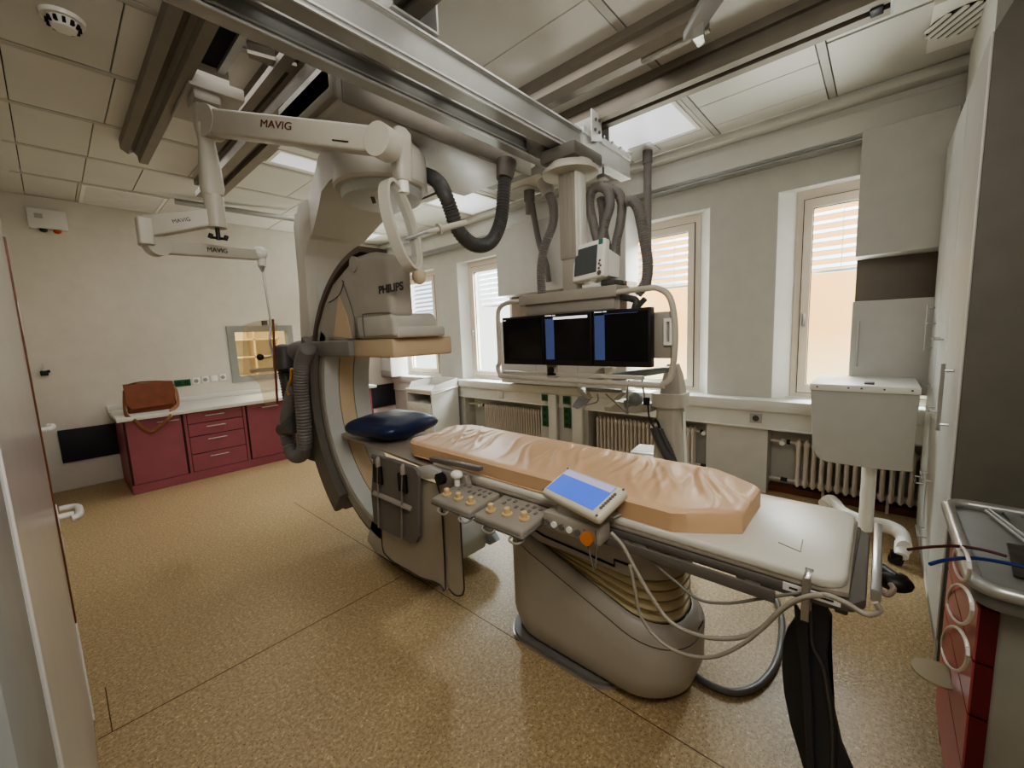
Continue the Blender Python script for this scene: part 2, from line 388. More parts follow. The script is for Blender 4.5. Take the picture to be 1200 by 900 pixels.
# doors on the left wall
DL = -.066
d1 = struct(MB().box((DL - .05, .95, .01), (DL, 2.4, 1.97), .003, 1).build('door_1', mat('glossy_door', (206, 204, 198), .28, var=.03, coat=.12)))
MB().box((DL - .05, 2.37, .46), (DL + .005, 2.405, 1.97)).build('door_edge', brown_m, d1, smooth=False)
MB().box((DL - .05, 2.37, .02), (DL + .005, 2.405, .46)).build('door_edge', white_m, d1, smooth=False)
MB().box((DL + .004, 2.372, 1.62), (DL + .007, 2.406, 1.74)).build('bolt_plate', steel_m, d1, smooth=False)
MB().box((DL + .004, 2.372, .64), (DL + .007, 2.406, .76)).build('lock_plate', steel_m, d1, smooth=False)
hp = px(66, 607, 'x', DL)
MB().box(hp + V((0, -.04, -.05)), hp + V((.007, .03, .05)), .003).cyl(hp, hp + V((.05, 0, 0)), .012).tube([hp + V((.04, -.06, 0)), hp + V((.058, -.05, 0)), hp + V((.066, .0, 0)), hp + V((.064, .1, -.002)), hp + V((.045, .13, -.002)), hp + V((.01, .135, -.002))], .0125).build('door_handle', white_m, d1)
MB().box(hp + V((0, -.03, -.17)), hp + V((.007, .03, -.08)), .002).build('key_plate', offw_m, d1)
struct(MB().box((-.18, .62, 0), (DL - .004, .93, 2.02), .004).build('trim_6', mat('grey_door_frame', (150, 152, 148), .4)))
struct(MB().box((-.18, .928, .01), (DL - .012, .952, 1.97)).build('trim_7', dark_m, smooth=False))
d2 = struct(MB().box((-.185, 2.5, .01), (-.165, 3.4, 2.05)).build('door_2', offw_m, smooth=False))
hp = px(56, 503, 'x', -.05); hw = V((-.165, hp.y, hp.z))
MB().cyl(hw, hp + V((.005, 0, 0)), .011).tube([hp, hp + V((.01, .01, 0)), hp + V((.014, .1, 0)), hp + V((.0, .12, 0))], .011).box(hw + V((0, -.03, -.2)), hw + V((.05, .03, -.1)), .003).build('door_handle', white_m, d2)
# ================================================================== LIGHT
w = bpy.data.worlds.new('world'); bpy.context.scene.world = w; w.use_nodes = True; nt = w.node_tree
bg = nt.nodes['Background']; sk = nt.nodes.new('ShaderNodeTexSky'); sk.sky_type = 'HOSEK_WILKIE'; sk.turbidity = 4; sk.sun_direction = (-.5, -.3, .8)
mx = nt.nodes.new('ShaderNodeMix'); mx.data_type = 'RGBA'; mx.inputs['Factor'].default_value = .65; mx.inputs['B'].default_value = (.93, .97, 1, 1)
nt.links.new(sk.outputs['Color'], mx.inputs['A']); nt.links.new(mx.outputs['Result'], bg.inputs['Color']); bg.inputs['Strength'].default_value = 1.1
def lamp(name, kind, loc, rot, energy, color=(1, 1, 1), size=1, size_y=None):
    l = bpy.data.lights.new(name, kind); l.energy = energy; l.color = color
    if kind == 'AREA':
        l.size = size
        if size_y: l.shape = 'RECTANGLE'; l.size_y = size_y
    if kind == 'SUN': l.angle = .02
    o = bpy.data.objects.new(name, l); C.objects.link(o); o.location = loc; o.rotation_euler = rot; return o
lamp('sun', 'SUN', (0, 0, 10), (math.radians(-18), math.radians(-52), 0), 3.4, (1, .95, .86))
for i, (a, b) in enumerate(WIN):
    # daylight falling in from above the opposite roofs
    o = lamp('daylight', 'AREA', (5.9, (a + b) / 2, 3.6), (0, 0, 0), 300, (.95, .975, 1), 1.5, 1.3)
    d = V((XW - 1.8, (a + b) / 2, 1.1)) - V(o.location); o.rotation_euler = d.to_track_quat('-Z', 'Y').to_euler()
for a, b in WIN:
    # added lamps outside, brightening the ceiling like light off the paving
    o = lamp('ground_bounce', 'AREA', (6.6, (a + b) / 2, -.9), (0, 0, 0), 190, (1, .97, .92), 1.6, 1.4)
    d = V((XW - 1.2, (a + b) / 2, 3.1)) - V(o.location); o.rotation_euler = d.to_track_quat('-Z', 'Y').to_euler()
o = lamp('entry_lamp', 'AREA', (.35, -.25, 2.9), (0, 0, 0), 27, (1, .975, .94), 1.0)  # unseen fill light added above and behind the camera
d = V((.9, 5.0, 1.2)) - V(o.location); o.rotation_euler = d.to_track_quat('-Z', 'Y').to_euler()
lamp('control_room_lamp', 'AREA', (2.1, YB + 1.2, 2.65), (0, 0, 0), 34, (1, .96, .87), 1.2)
lamp('room_lamp', 'AREA', (2.0, 3.4, ZC - .05), (0, 0, 0), 36, (1, .975, .94), 2.6, 4.5)  # broad fill light added under the ceiling, not one of the fittings
vs = bpy.context.scene.view_settings
vs.view_transform = 'AgX'; vs.look = 'AgX - Medium High Contrast'; vs.exposure = .72
# ================================================================== BACK WALL
# alarm box, hook
b = MB().box((.0, YB - .07, 2.86), (.285, YB, 3.06), .006); bx = b.build('signal_box', offw_m)
tag(bx, 'small white signal box with green and orange lamps high on the back wall', 'signal box')
MB().ball((.1, YB - .035, 2.85), .032, (1, 1, .8)).build('signal_lamp', greenlamp_m, bx); MB().ball((.2, YB - .035, 2.85), .032, (1, 1, .8)).build('signal_lamp', orangelamp_m, bx)
part(bx.children[0], 'green lamp'); part(bx.children[1], 'orange lamp')
MB().box((.05, YB - .072, 2.96), (.11, YB - .069, 3.01)).build('name_plate', mat('plate_grey', (170, 168, 160), .5), bx, smooth=False)
h = px(52, 437, 'y', YB)
hk = MB().box(h + V((-.02, -.03, .02)), h + V((.03, 0, .03)), .002).cyl(h + V((0, -.02, 0)), h + V((0, -.02, .1)), .004).build('wall_hook', steel_m)
tag(hk, 'small wall clip with a black clamp beside the open door', 'hook')
MB().box(h + V((-.03, -.05, -.03)), h + V((.03, -.005, .025)), .008).box(h + V((.02, -.055, .0)), h + V((.045, -.02, .03)), .004).build('clamp', black_m, hk)
# sockets above the worktop
def socket(name, x, z, w, h, m, label, n=2, cat='socket', group=None):
    o = MB().box((x - w / 2, YB - .012, z - h / 2), (x + w / 2, YB, z + h / 2), .003).build(name, m); tag(o, label, cat, group)
    for k in range(n):
        xx = x + (k - (n - 1) / 2) * w / max(n, 1)
        MB().cyl((xx, YB - .013, z), (xx, YB - .011, z), min(w / n, h) * .34, n=16).build('socket_insert', mat('insert_' + m.name, (8, 60, 36) if m is green_m else (150, 150, 145), .5), o)
    return o
socket('wall_socket', 1.09, 1.085, .17, .085, green_m, 'green double wall socket above the dark red cabinets', 2)
for k, lab in enumerate(('white wall socket next to the green double socket', 'second white wall socket from the green double socket', 'blank white wall plate between the white sockets and data outlet', 'white data outlet nearest the observation window frame')):
    socket('wall_socket', 1.235 + .1 * k, 1.095 + .006 * k, .075, .085, white_m, lab, 0 if k == 2 else 1)
# base cabinets
CX = [(.405, .905), (.905, 1.52), (1.52, 2.05), (2.05, 2.65), (2.65, 3.25)]; CY = 5.86
labels = ['dark red base cabinet with one wide door at the worktop\'s free end', 'dark red drawer unit with four drawers and bar handles', 'dark red base cabinet with door just past the drawer unit', 'dark red base cabinet half hidden behind the scanner arm', 'dark red base cabinet at the window end of the worktop']
for k, (a, b) in enumerate(CX):
    t = thing('base_cabinet', labels[k], 'cabinet', ((a + b) / 2, 6.3, 0), 'dark red base cabinets')
    MB().box((a, CY + .02, .1), (b, YB, .8)).box((a, CY + .005, 0), (b, YB, .1)).build('cabinet_body', bordeaux_m, t, smooth=False)
    MB().box((a + .001, CY + .012, .09), (b - .001, CY + .021, .8)).build('shadow_gap', bordeauxd_m, t, smooth=False)
    if k == 1:
        zs = [.1, .31, .515, .665, .795]
        for z0, z1 in zip(zs, zs[1:]):
            d = MB().box((a + .035, CY, z0 + .004), (b - .035, CY + .02, z1 - .004), .002, 1).build('drawer', bordeaux_m, t)
            zz = z1 - .05; handle_bar('drawer_handle', (a + .2, CY, zz), (a + .39, CY, zz), (0, -.03, 0), .006, steel_m, d)
        for x0, x1 in ((a, a + .03), (b - .03, b)): MB().box((x0 + .003, CY + .004, .1), (x1, CY + .02, .795)).build('stile', bordeaux_m, t, smooth=False)
    else:
        d = MB().box((a + .02, CY, .105), (b - .02, CY + .02, .795), .002, 1).build('cabinet_door', bordeaux_m, t)
        x0 = a + .27 if k == 0 else a + .18
        handle_bar('door_handle', (x0, CY, .745), (x0 + .19, CY, .745), (0, -.03, 0), .006, steel_m, d)
wt = MB().box((.36, 5.8, .802), (3.3, YB, .842), .004).box((.36, YB - .03, .84), (3.3, YB, .9), .003).box((.355, 6.2, .842), (.365, 6.24, .93), .002)
tag(wt.build('worktop', offw_m), 'long white worktop running over the dark red cabinets', 'worktop')
# shoulder bag
bt = thing('shoulder_bag', 'brown leather shoulder bag with hanging strap on the white worktop', 'bag', (.69, 6.2, .842))
rings = []
for i in range(9):
    t = i / 8; z = .845 + .31 * t; hx = .205 + .005 * t - .01 * (t - .5) ** 2; hy = .075 - .035 * t + .03 * math.sin(t * PI)
    rings.append([(.69 + x, 6.2 + y, z + .012 * math.sin(5 * x * 3) * t) for x, y in rrect(0, 0, hx, hy, min(.03, hy * .6), 5)])
MB().loft(rings).build('bag_body', leather_m, bt)
MB().prism([(.48, 6.12, 1.158), (.9, 6.12, 1.166), (.905, 6.1, .96), (.87, 6.088, .9), (.51, 6.088, .89), (.475, 6.1, .95)], (0, .006, 0), .002, 1).box((.48, 6.12, 1.15), (.9, 6.25, 1.163), .006).build('flap', leather_m, bt)
MB().tube([(.9, 6.17, 1.12), (.925, 6.15, 1.05), (.9, 6.0, .9), (.82, 5.9, .852), (.79, 5.785, .8), (.70, 5.775, .72), (.62, 5.775, .66), (.56, 5.78, .7), (.5, 5.79, .8), (.45, 5.9, .855), (.46, 6.1, .95), (.485, 6.2, 1.1)], .018, n=8, flat=.25).build('shoulder_strap', leatherd_m, bt)
MB().box((.895, 6.14, .87), (.912, 6.26, 1.13), .006).tube([(.5, 6.2, 1.15), (.6, 6.2, 1.175), (.75, 6.2, 1.172), (.88, 6.2, 1.155)], .008).build('gusset', leather_m, bt)
# ================================================================== WINDOW WALL
# radiators
def radiator(a, b, label, valve, n):
    t = thing('radiator', label, 'radiator', (4.3, (a + b) / 2, .1), 'ribbed radiators under the windows')
    m = MB(); p = (b - a) / n
    for i in range(n):
        y = a + p * (i + .5)
        for x in (4.245, 4.31):
            m.loft([[(x + .016 * math.cos(q) * s, y + p * .3 * math.sin(q) * s, z) for q in [k * PI / 4 for k in range(8)]] for z, s in ((.1, .6), (.13, 1.4), (.17, 1), (.45, 1), (.49, 1.4), (.52, .6))])
        for z in (.135, .485): m.box((4.235, y - p * .42, z - .022), (4.33, y + p * .42, z + .022), .012, 2)
    m.cyl((4.28, a, .135), (4.28, b, .135), .02).cyl((4.28, a, .485), (4.28, b, .485), .02)
    m.box((4.27, a + .2, .0), (4.3, a + .22, .12)).box((4.27, b - .22, .0), (4.3, b - .2, .12))
    m.build('radiator_ribs', radi_m, t)
    s = 1 if valve > b else -1; e = b if s > 0 else a
    for zz in (.485, .135): MB().cyl((4.28, e, zz), (4.28, valve, zz), .012).build('pipe', radi_m, t)
    MB().cyl((4.28, e + s * .09, .485), (4.2, e + s * .09, .485), .024, .02).build('valve_knob', white_m, t)
    MB().cyl((4.28, e + s * .04, .485), (4.28, e + s * .065, .485), .02).cyl((4.28, e + s * .05, .135), (4.28, e + s * .1, .135), .018).build('valve_nut', black_m, t)
radiator(3.3, 4.4, 'cream ribbed radiator nearest the back corner, behind the white drawer cabinet', 4.78, 25)
radiator(1.36, 2.5, 'cream ribbed radiator behind the white equipment pedestal', 1.25, 24)
radiator(-.31, .52, 'cream ribbed radiator behind the grey wheeled table', .71, 15)
# electrical service panel
sp = thing('service_panel', 'white service panel with two uprights between the radiators', 'panel', (4.18, 2.93, 0))
MB().box((4.18, 2.57, .0), (4.2, 3.28, .6), .002).build('back_plate', lgrey_m, sp)
for y0, y1 in ((2.62, 2.77), (3.0, 3.13)):
    MB().box((4.13, y0, 0), (4.181, y1, .765), .006).build('upright_trunking', offw_m, sp)
def wsock(name, pts, m, label, n, x=4.13, dark=True):
    (x0, y0), (x1, y1) = pts; p = px(x0, y0, 'x', x); q = px(x1, y1, 'x', x)
    lo = V((x - .012, min(p.y, q.y), min(p.z, q.z))); hi = V((x + .002, max(p.y, q.y), max(p.z, q.z)))
    o = MB().box(lo, hi, .003).build(name, m); tag(o, label, 'socket')
    for k in range(n):
        zz = lo.z + (hi.z - lo.z) * (k + .5) / n
        MB().cyl((x - .0135, (lo.y + hi.y) / 2, zz), (x - .011, (lo.y + hi.y) / 2, zz), .32 * min(hi.y - lo.y, (hi.z - lo.z) / n), n=14).build('socket_insert', mat('ins_' + m.name, (6, 44, 28) if m is green_m else (70, 70, 68), .5), o)
wsock('wall_socket', ((635, 462), (642, 470)), green_m, 'small green socket on top of the farther white upright', 1)
wsock('wall_socket', ((635.5, 475), (643, 500)), green_m, 'tall green triple socket low on the farther white upright', 3)
wsock('wall_socket', ((660, 464), (668, 474)), green_m, 'small green socket on top of the nearer white upright', 1)
wsock('wall_socket', ((661, 477), (669, 502)), green_m, 'tall green triple socket low on the nearer white upright', 3)
wsock('light_switch', ((647, 464), (655, 473)), mat('socket_grey', (168, 166, 156), .5), 'small grey switch between the two green sockets under the sill', 1, 4.17)
wsock('wall_socket', ((879, 484), (893, 496)), mat('socket_grey', (168, 166, 156), .5), 'grey socket in the white channel below the sill near the wheeled table', 1, 4.172)
wsock('wall_socket', ((584, 458.5), (590, 466.5)), offw_m, 'white blank socket in the channel below the sill left of the monitors', 0, 4.172)
# wall cupboards between the windows
def cupboard(label, x0, y0, y1, z0, z1, n0, n1, handles, open_m):
    t = thing('wall_cupboard', label, 'cupboard', ((x0 + XW) / 2, (y0 + y1) / 2, z0), 'wall cupboards between the windows')
    MB().box((x0 + .02, y0, z0), (XW, y1, n0)).box((x0 + .02, y0, n1), (XW, y1, z1)).box((XW - .03, y0, n0), (XW, y1, n1)).build('cupboard_body', offw_m, t, smooth=False)
    if n1 - n0 > .05: MB().box((XW - .04, y0 + .002, n0), (XW - .03, y1 - .002, n1)).box((x0 + .03, y0, n0 + .001), (XW - .03, y0 + .018, n1 - .001)).build('niche', open_m, t, smooth=False)
    MB().box((x0, y0, n1), (x0 + .02, y1, z1), .002, 1).build('upper_panel', lgrey_m, t)
    k = max(1, round((y1 - y0) / .62)); dd = (y1 - y0) / k
    for i in range(k):
        d = MB().box((x0, y0 + dd * i + .002, z0), (x0 + .02, y0 + dd * (i + 1) - .002, n0), .002, 1).build('cupboard_door', lgrey_m, t)
        if handles:
            yy = y0 + dd * (i + 1) - .045; handle_bar('door_handle', (x0, yy, 1.2), (x0, yy, 1.53), (-.035, 0, 0), .007, steel_m, d)
niche_m = mat('niche_brown', (112, 102, 90), .45)
cupboard('grey wall cupboard with open brown niche beside the nearest window', 4.0, -.3, .175, 1.0, 2.86, 1.675, 2.0, True, niche_m)
cupboard('wide white wall cupboard with brown niche behind the monitors', 4.0, 1.985, 3.79, .9, 2.86, 1.7, 2.035, False, mat('niche_light_brown', (146, 130, 116), .5))
cupboard('narrow white wall cupboard by the back corner, past the white drawer cabinet', 3.95, 6.42, 6.74, .87, 2.86, 1.2, 1.2, False, niche_m)
MB().box((3.945, 6.42, .87), (3.97, 6.74, .98), .002).build('cupboard_rail', mat('rail_grey', (150, 148, 142), .5), bpy.data.objects['wall_cupboard.002'])
# white drawer cabinet at the sill
bc = thing('drawer_cabinet', 'white drawer cabinet with raised top rim and open niche at the far windows', 'cabinet', (3.85, 5.15, 0))
x0, x1, y0, y1 = 3.62, 4.13, 4.86, 5.5
MB().frame('x', x0, x0 + .02, (y0, .1, y1, .74), (y0 + .02, .56, y1 - .02, .7)).box((x0 + .02, y0, .1), (x1, y0 + .02, .74)).box((x0 + .02, y1 - .02, .1), (x1, y1, .74)).box((x0 + .02, y0, .1), (x1, y1, .56)).box((x1 - .02, y0, .1), (x1, y1, .74)).build('cabinet_body', offw_m, bc, smooth=False)
MB().box((x0 - .01, y0 - .01, .74), (x1, y1 + .01, .77), .004).build('cabinet_top', white_m, bc)
MB().prism([(x0 + .03, y0, .77), (x1, y0, .77), (x1, y0, .9), (x0 + .08, y0, .83)], (0, .012, 0)).prism([(x0 + .05, y1 - .012, .77), (x1, y1 - .012, .77), (x1, y1 - .012, .9), (x0 + .1, y1 - .012, .86)], (0, .012, 0)).box((x1 - .014, y0, .77), (x1, y1, .9)).build('top_rim', offw_m, bc, smooth=False)
MB().tube([(x0 - .02, y0 - .02, .745), (x0 + .05, y0 - .028, .72), (x1 - .02, y0 - .028, .775)], .008).build('side_rail', white_m, bc)
for z0, z1 in ((.36, .55), (.12, .35)):
    d = MB().box((x0 - .016, y0 + .02, z0), (x0, y1 - .02, z1), .004).build('drawer', offw_m, bc)
    for yy in (y0 + .17, y1 - .17): MB().ball((x0 - .03, yy, z1 - .06), .018).build('drawer_knob', mat('knob_beige', (206, 192, 164), .4), d)
for xx in (x0 + .06, x1 - .06):
    for yy in (y0 + .06, y1 - .06): MB().cyl((xx, yy - .012, .05), (xx, yy + .012, .05), .05).box((xx - .015, yy - .015, .06), (xx + .015, yy + .015, .11)).build('caster', black_m, bc)
# ================================================================== TALL CLOSETS (right)
cl = ['tall grey closet nearest the red trolley, dark side panel towards the room', 'tall white closet, second along the row from the red trolley', 'tall white closet at the window end of the row']
for k, (a, b) in enumerate(((2.5, 3.06), (3.06, 3.56), (3.56, 3.985))):
    t = thing('tall_closet', cl[k], 'closet', ((a + b) / 2, -.57, 0), 'tall closets along the wall')
    MB().box((a, YR + .01, 0), (b, -.259, 2.6)).prism([(a, -.259, 2.6), (a, -.315, 2.72), (a, -.315, 3.165), (a, YR + .01, 3.165), (a, YR + .01, 2.6)], (b - a, 0, 0)).build('closet_body', mat('closet_grey', (118, 115, 106), .55, bump=.06, bscale=200) if k == 0 else offw_m, t, smooth=False)  # shade painted into the nearest body as a darker grey
    d = MB().box((a + .003, -.258, .1), (b - .003, -.25, 2.6)).build('closet_door', lgrey_m, t)
    MB().box((a + .01, -.3, 0), (b - .01, -.262, .1)).build('plinth', lgrey_m, t, smooth=False)
    if k == 0:
        MB().box((a - .001, -.254, 0), (a + .004, -.249, 2.6)).build('edge_strip', white_m, t, smooth=False)
        handle_bar('door_handle', (a + .2, -.25, 1.02), (a + .2, -.25, 1.33), (0, .035, 0), .008, steel_m, d, .03)
    else:
        for z in ((1.02, .28, 1.42, .62) if k == 1 else (1.1, .45, 1.5)):
            handle_bar('door_handle', (a + .16, -.25, z), (a + .34, -.25, z), (0, .034, 0), .006, steel_m, d, .012)
        if k == 2: handle_bar('door_handle', (a + .3, -.25, 1.32), (a + .3, -.25, 1.62), (0, .034, 0), .006, steel_m, d, .02)
# ================================================================== CEILING THINGS
sd = MB().cyl((.235, 3.12, ZC), (.235, 3.12, ZC - .018), .085, .08, n=28).cyl((.235, 3.12, ZC - .018), (.235, 3.12, ZC - .055), .062, .045, n=28).build('smoke_detector', white_m)
tag(sd, 'round white smoke detector on the ceiling above the door', 'smoke detector')
sl = MB()
for k in range(12):
    a = k * PI / 6; sl.box((-.009, -.006, -.011), (.009, .006, .011), 0, 2, Matrix.Translation((.235 + .055 * math.cos(a), 3.12 + .055 * math.sin(a), ZC - .035)) @ Matrix.Rotation(a, 4, 'Z'))
sl.build('vent_slots', dark_m, sd, smooth=False)
def ceiling_lamp(x0, x1, y0, y1, label, dm=None):
    t = thing('ceiling_light', label, 'ceiling light', ((x0 + x1) / 2, (y0 + y1) / 2, ZC), 'flush ceiling lights')
    MB().frame('z', ZC - .012, ZC, (x0, y0, x1, y1), (x0 + .03, y0 + .03, x1 - .03, y1 - .03)).build('lamp_frame', white_m, t, smooth=False)
    MB().box((x0 + .03, y0 + .03, ZC - .008), (x1 - .03, y1 - .03, ZC - .004)).build('diffuser', dm or lamp_m, t, smooth=False)
ceiling_lamp(3.05, 3.86, 1.22, 1.9, 'flush ceiling light beside the ceiling pole near the window')
ceiling_lamp(1.5, 2.2, 3.93, 4.26, 'flush ceiling light above the scanner arm column')
ceiling_lamp(3.3, 4.1, 3.62, 4.3, 'flush ceiling light behind the dark hanging hose loop')
ceiling_lamp(3.0, 3.75, 6.02, 6.7, 'flush ceiling light in the back corner by the windows')
ceiling_lamp(.40, 1.07, 6.0, 6.73, 'flush ceiling light over the dark red cabinets at the back wall', mat('lamp_diffuser_off', (214, 210, 204), .5))
vt = MB().box((3.32, -.85, ZC - .03), (3.86, -.115, ZC), .006).build('air_vent', white_m); tag(vt, 'white air vent with round slotted outlet on the ceiling by the closets', 'air vent')
vv = MB().cyl((3.58, -.25, ZC - .034), (3.58, -.25, ZC - .03), .15, n=32).build('outlet_disc', dark_m, vt)
vb = MB()
for k in range(-3, 4):
    L = math.sqrt(max(0, .15 ** 2 - (k * .044) ** 2)); vb.box((-L, k * .044 - .012, -.009), (L, k * .044 + .012, 0), 0, 2, Matrix.Translation((3.58, -.25, ZC - .034)) @ Matrix.Rotation(.6, 4, 'Z'))
vb.build('outlet_louvre', white_m, vt, smooth=False)
def yrail(name, xs, y0, y1, label, m, cat='ceiling rail', grp='ceiling rails'):
    """profile xs: polygon in x,z extruded along y"""
    o = MB().prism([(x, y0, z) for x, z in xs], (0, y1 - y0, 0)).build(name, m, smooth=False); return tag(o, label, cat, grp)
T = ZC
o = yrail('ceiling_rail', [(.555, T), (.555, T - .07), (.6, T - .1), (.635, T - .075), (.655, T - .1), (.66, T - .15), (.715, T - .15), (.735, T - .1), (.735, T)], -.4, 4.58, 'brown-grey double ceiling rail nearest the door side', rail_m)
def prof(x, w): return [(x, T), (x, T - .05), (x + .03, T - .05), (x + .03, T - .11), (x, T - .11), (x, T - .16), (x + w * .36, T - .16), (x + w * .36, T - .12), (x + w * .64, T - .12), (x + w * .64, T - .16), (x + w, T - .16), (x + w, T - .11), (x + w - .03, T - .11), (x + w - .03, T - .05), (x + w, T - .05), (x + w, T)]
o = yrail('ceiling_rail', prof(1.15, .2), -.4, 5.2, 'dark ceiling rail carrying the door side of the scanner carriage', rail_m)
o = yrail('ceiling_rail', prof(2.8, .17), .05, 4.6, 'long grey ceiling rail on the window side of the monitor bridge', rail_m)
MB().box((2.8, .04, T - .16), (2.97, .05, T - .02)).build('rail_cap', alu_m, o, smooth=False)
MB().box((2.85, .075, T - .17), (2.92, .125, T - .145), .005).build('end_stop', black_m, o)
o = yrail('ceiling_rail', [(2.33, T), (2.33, T - .05), (2.36, T - .06), (2.36, T - .11), (2.41, T - .14), (2.48, T - .14), (2.48, T - .1), (2.44, T - .07), (2.44, T)], .75, 3.9, 'rounded grey ceiling rail with a drilled end, over the bridge', rail_m)
MB().box((2.425, .74, T - .155), (2.465, 1.1, T - .135), .003).build('drilled_plate', rail_m, o)
o = yrail('ceiling_rail', [(.86, T), (.86, T - .03), (.9, T - .03), (.9, T)], 2.4, 3.7, 'thin light strip in the dark ceiling slot behind the shield arm mount', alu_m)
ds = MB().box((.775, 2.35, T - .006), (.86, 3.75, T - .002)).build('ceiling_slot', dark_m, smooth=False); tag(ds, 'long dark open slot in the ceiling beside the brown-grey rail', 'slot')
o = yrail('ceiling_rail', [(1.04, T), (1.04, T - .09), (1.1, T - .09), (1.1, T)], -.2, 4.2, 'narrow grey ceiling rail between the shield arm and the dark rail', rail_m)
st = MB().prism([px(835, -18, 'z', 3.12), px(862, -18, 'z', 3.12), px(820, 42, 'z', 3.0), px(800, 50, 'z', 3.0)], (0, 0, .05), .003, 1).build('ceiling_strut', alu_m); tag(st, 'diagonal grey metal strut hanging under the rounded ceiling rail', 'strut')
pts = [px(x, y, 'z', 2.98) for x, y in ((812, 46), (824, 40), (826, 50), (818, 56))]; MB().prism(pts, (0, 0, .06)).build('strut_clip', steel_m, st, smooth=False)
cb = MB().prism([px(x, y, 'z', 3.13) for x, y in ((290, 62), (348, 78), (340, 86), (292, 68))], (0, 0, .06)).build('ceiling_bracket', rail_m, smooth=False); tag(cb, 'short grey cross bar between two ceiling rails above the shield arm', 'bracket')
pp = MB().tube([px(205, 236, 'z', 3.13), px(270, 246, 'z', 3.13), px(345, 257, 'z', 3.1)], .03, smooth=3).build('ceiling_pipe', mat('pipe_grey', (150, 148, 142), .45)); tag(pp, 'grey cable pipe under the ceiling near the back wall', 'pipe')
# ================================================================== MONITOR BRIDGE (two beams across the ceiling rails)
br = thing('ceiling_bridge', 'grey twin-beam ceiling bridge crossing the room above the table', 'bridge', (1.4, 1.76, 2.75))
def beam(y0, y1, z0, z1, xa, xb, m, name='beam', face=1):
    h = z1 - z0; p = [(y0, z0), (y1, z0), (y1, z0 + h * .12), (y1 - .012, z0 + h * .16), (y1 - .012, z0 + h * .84), (y1, z0 + h * .88), (y1, z1), (y0, z1), (y0, z0 + h * .88), (y0 + .012, z0 + h * .84), (y0 + .012, z0 + h * .16), (y0, z0 + h * .12)]
    return MB().prism([(xa, y, z) for y, z in p], (xb - xa, 0, 0)).build(name, m, br, smooth=False)
beam(1.62, 1.70, 2.75, 2.93, -1.2, 2.62, alu_m); beam(1.86, 1.93, 2.75, 2.86, -1.2, 2.62, alu_m)
part(beam(1.60, 1.69, 2.765, 2.93, 2.62, 3.34, alul_m, 'end_beam'), 'bright aluminium beam end')
for y, z in ((1.62, 2.75), (1.62, 2.775), (1.62, 2.912), (1.86, 2.75), (1.86, 2.77), (1.86, 2.848)):
    MB().box((-1.2, y - .008, z), (2.62, y + .002, z + .009)).build('beam_ridge', alul_m, br, smooth=False)
MB().box((2.62, 1.78, 2.84), (3.3, 1.86, 2.87), .004).box((2.62, 1.60, 2.93), (3.34, 1.64, 2.945)).build('side_rail', alul_m, br, smooth=False)
MB().box((-.4, 1.945, 2.86), (2.5, 1.975, 2.9), .006).box((-.4, 1.75, 2.87), (2.45, 1.78, 2.9), .004).build('inner_rail', alu_m, br, smooth=False)
for x in (-.3, .62, 1.1, 1.62, 2.3):
    MB().box((x, 1.70, 2.87), (x + .05, 1.86, 2.91), .004).build('cross_tie', cdark_m, br)
for x, w in ((.57, .16), (1.14, .22), (2.8, .17)):
    m = MB().box((x - .02, 1.60, 2.93), (x - .008, 1.80, 3.07), .004).box((x + w, 1.60, 2.93), (x + w + .012, 1.80, 3.07), .004).box((x - .02, 1.6, 2.93), (x + w + .012, 1.95, 2.942), .003)
    m.build('hanger_bracket', alu_m, br)
b = MB().prism([(2.70, 1.595, 2.86), (2.84, 1.595, 2.9), (2.84, 1.595, 3.08), (2.70, 1.595, 3.08)], (0, -.01, 0), .003, 1).build('end_plate', alul_m, br)
for x, z in ((2.75, 3.02), (2.8, 3.03), (2.74, 2.95), (2.8, 2.95)): MB().cyl((x, 1.59, z), (x, 1.575, z), .011, n=10).build('bolt', cdark_m, br)
c = MB().box((2.3, 1.70, 2.76), (2.5, 1.86, 2.87), .01); c.build('trolley_block', cdark_m, br)
for i in range(5): MB().box((2.74 + i * .13, 1.585, 2.935), (2.76 + i * .13, 1.6, 2.955), .003).build('cable_clip', steel_m, br)
for x in (2.62, 2.78, 2.95): MB().cyl((x, 1.64, 2.77), (x, 1.64, 2.69), .008, n=8).box((x - .05, 1.61, 2.68), (x + .05, 1.67, 2.71), .006).build('hose_hanger', cdark_m, br)
# ================================================================== MONITOR SUSPENSION
ms = thing('monitor_suspension', 'ceiling-hung triple monitor bank with grey tube frame on a square column', 'monitor arm', (2.5, 1.64, 1.2))
MB().box((2.34, 1.5, 2.66), (2.7, 1.78, 2.75), .02).build('trolley_plate', cdark_m, ms)
MB().cyl((2.5, 1.64, 2.6), (2.5, 1.64, 2.625), .19, n=40).cyl((2.5, 1.64, 2.62), (2.5, 1.64, 2.665), .15, n=32).build('pivot_plate', cream_m, ms)
m = MB().box((2.44, 1.57, 2.04), (2.57, 1.70, 2.6), .006)
for k in range(3): m.box((2.434, 1.59 + k * .035, 2.05), (2.44, 1.60 + k * .035, 2.6))
m.build('column', cgrey_m, ms)
part(MB().box((2.442, 1.56, 2.05), (2.568, 1.571, 2.6), .002).box((2.48, 1.554, 2.05), (2.53, 1.562, 2.6), .002).build('column_face', white_m, ms), 'white column face')
MB().box((2.448, 1.578, 1.82), (2.562, 1.692, 2.05), .006).build('lower_column', cgrey_m, ms)
MB().box((2.43, 1.27, 1.755), (2.62, 2.09, 1.83), .008).box((2.46, 1.3, 1.68), (2.54, 2.05, 1.76), .006).cyl((2.428, 1.72, 1.79), (2.43, 1.72, 1.79), .01).build('header', cgrey_m, ms)
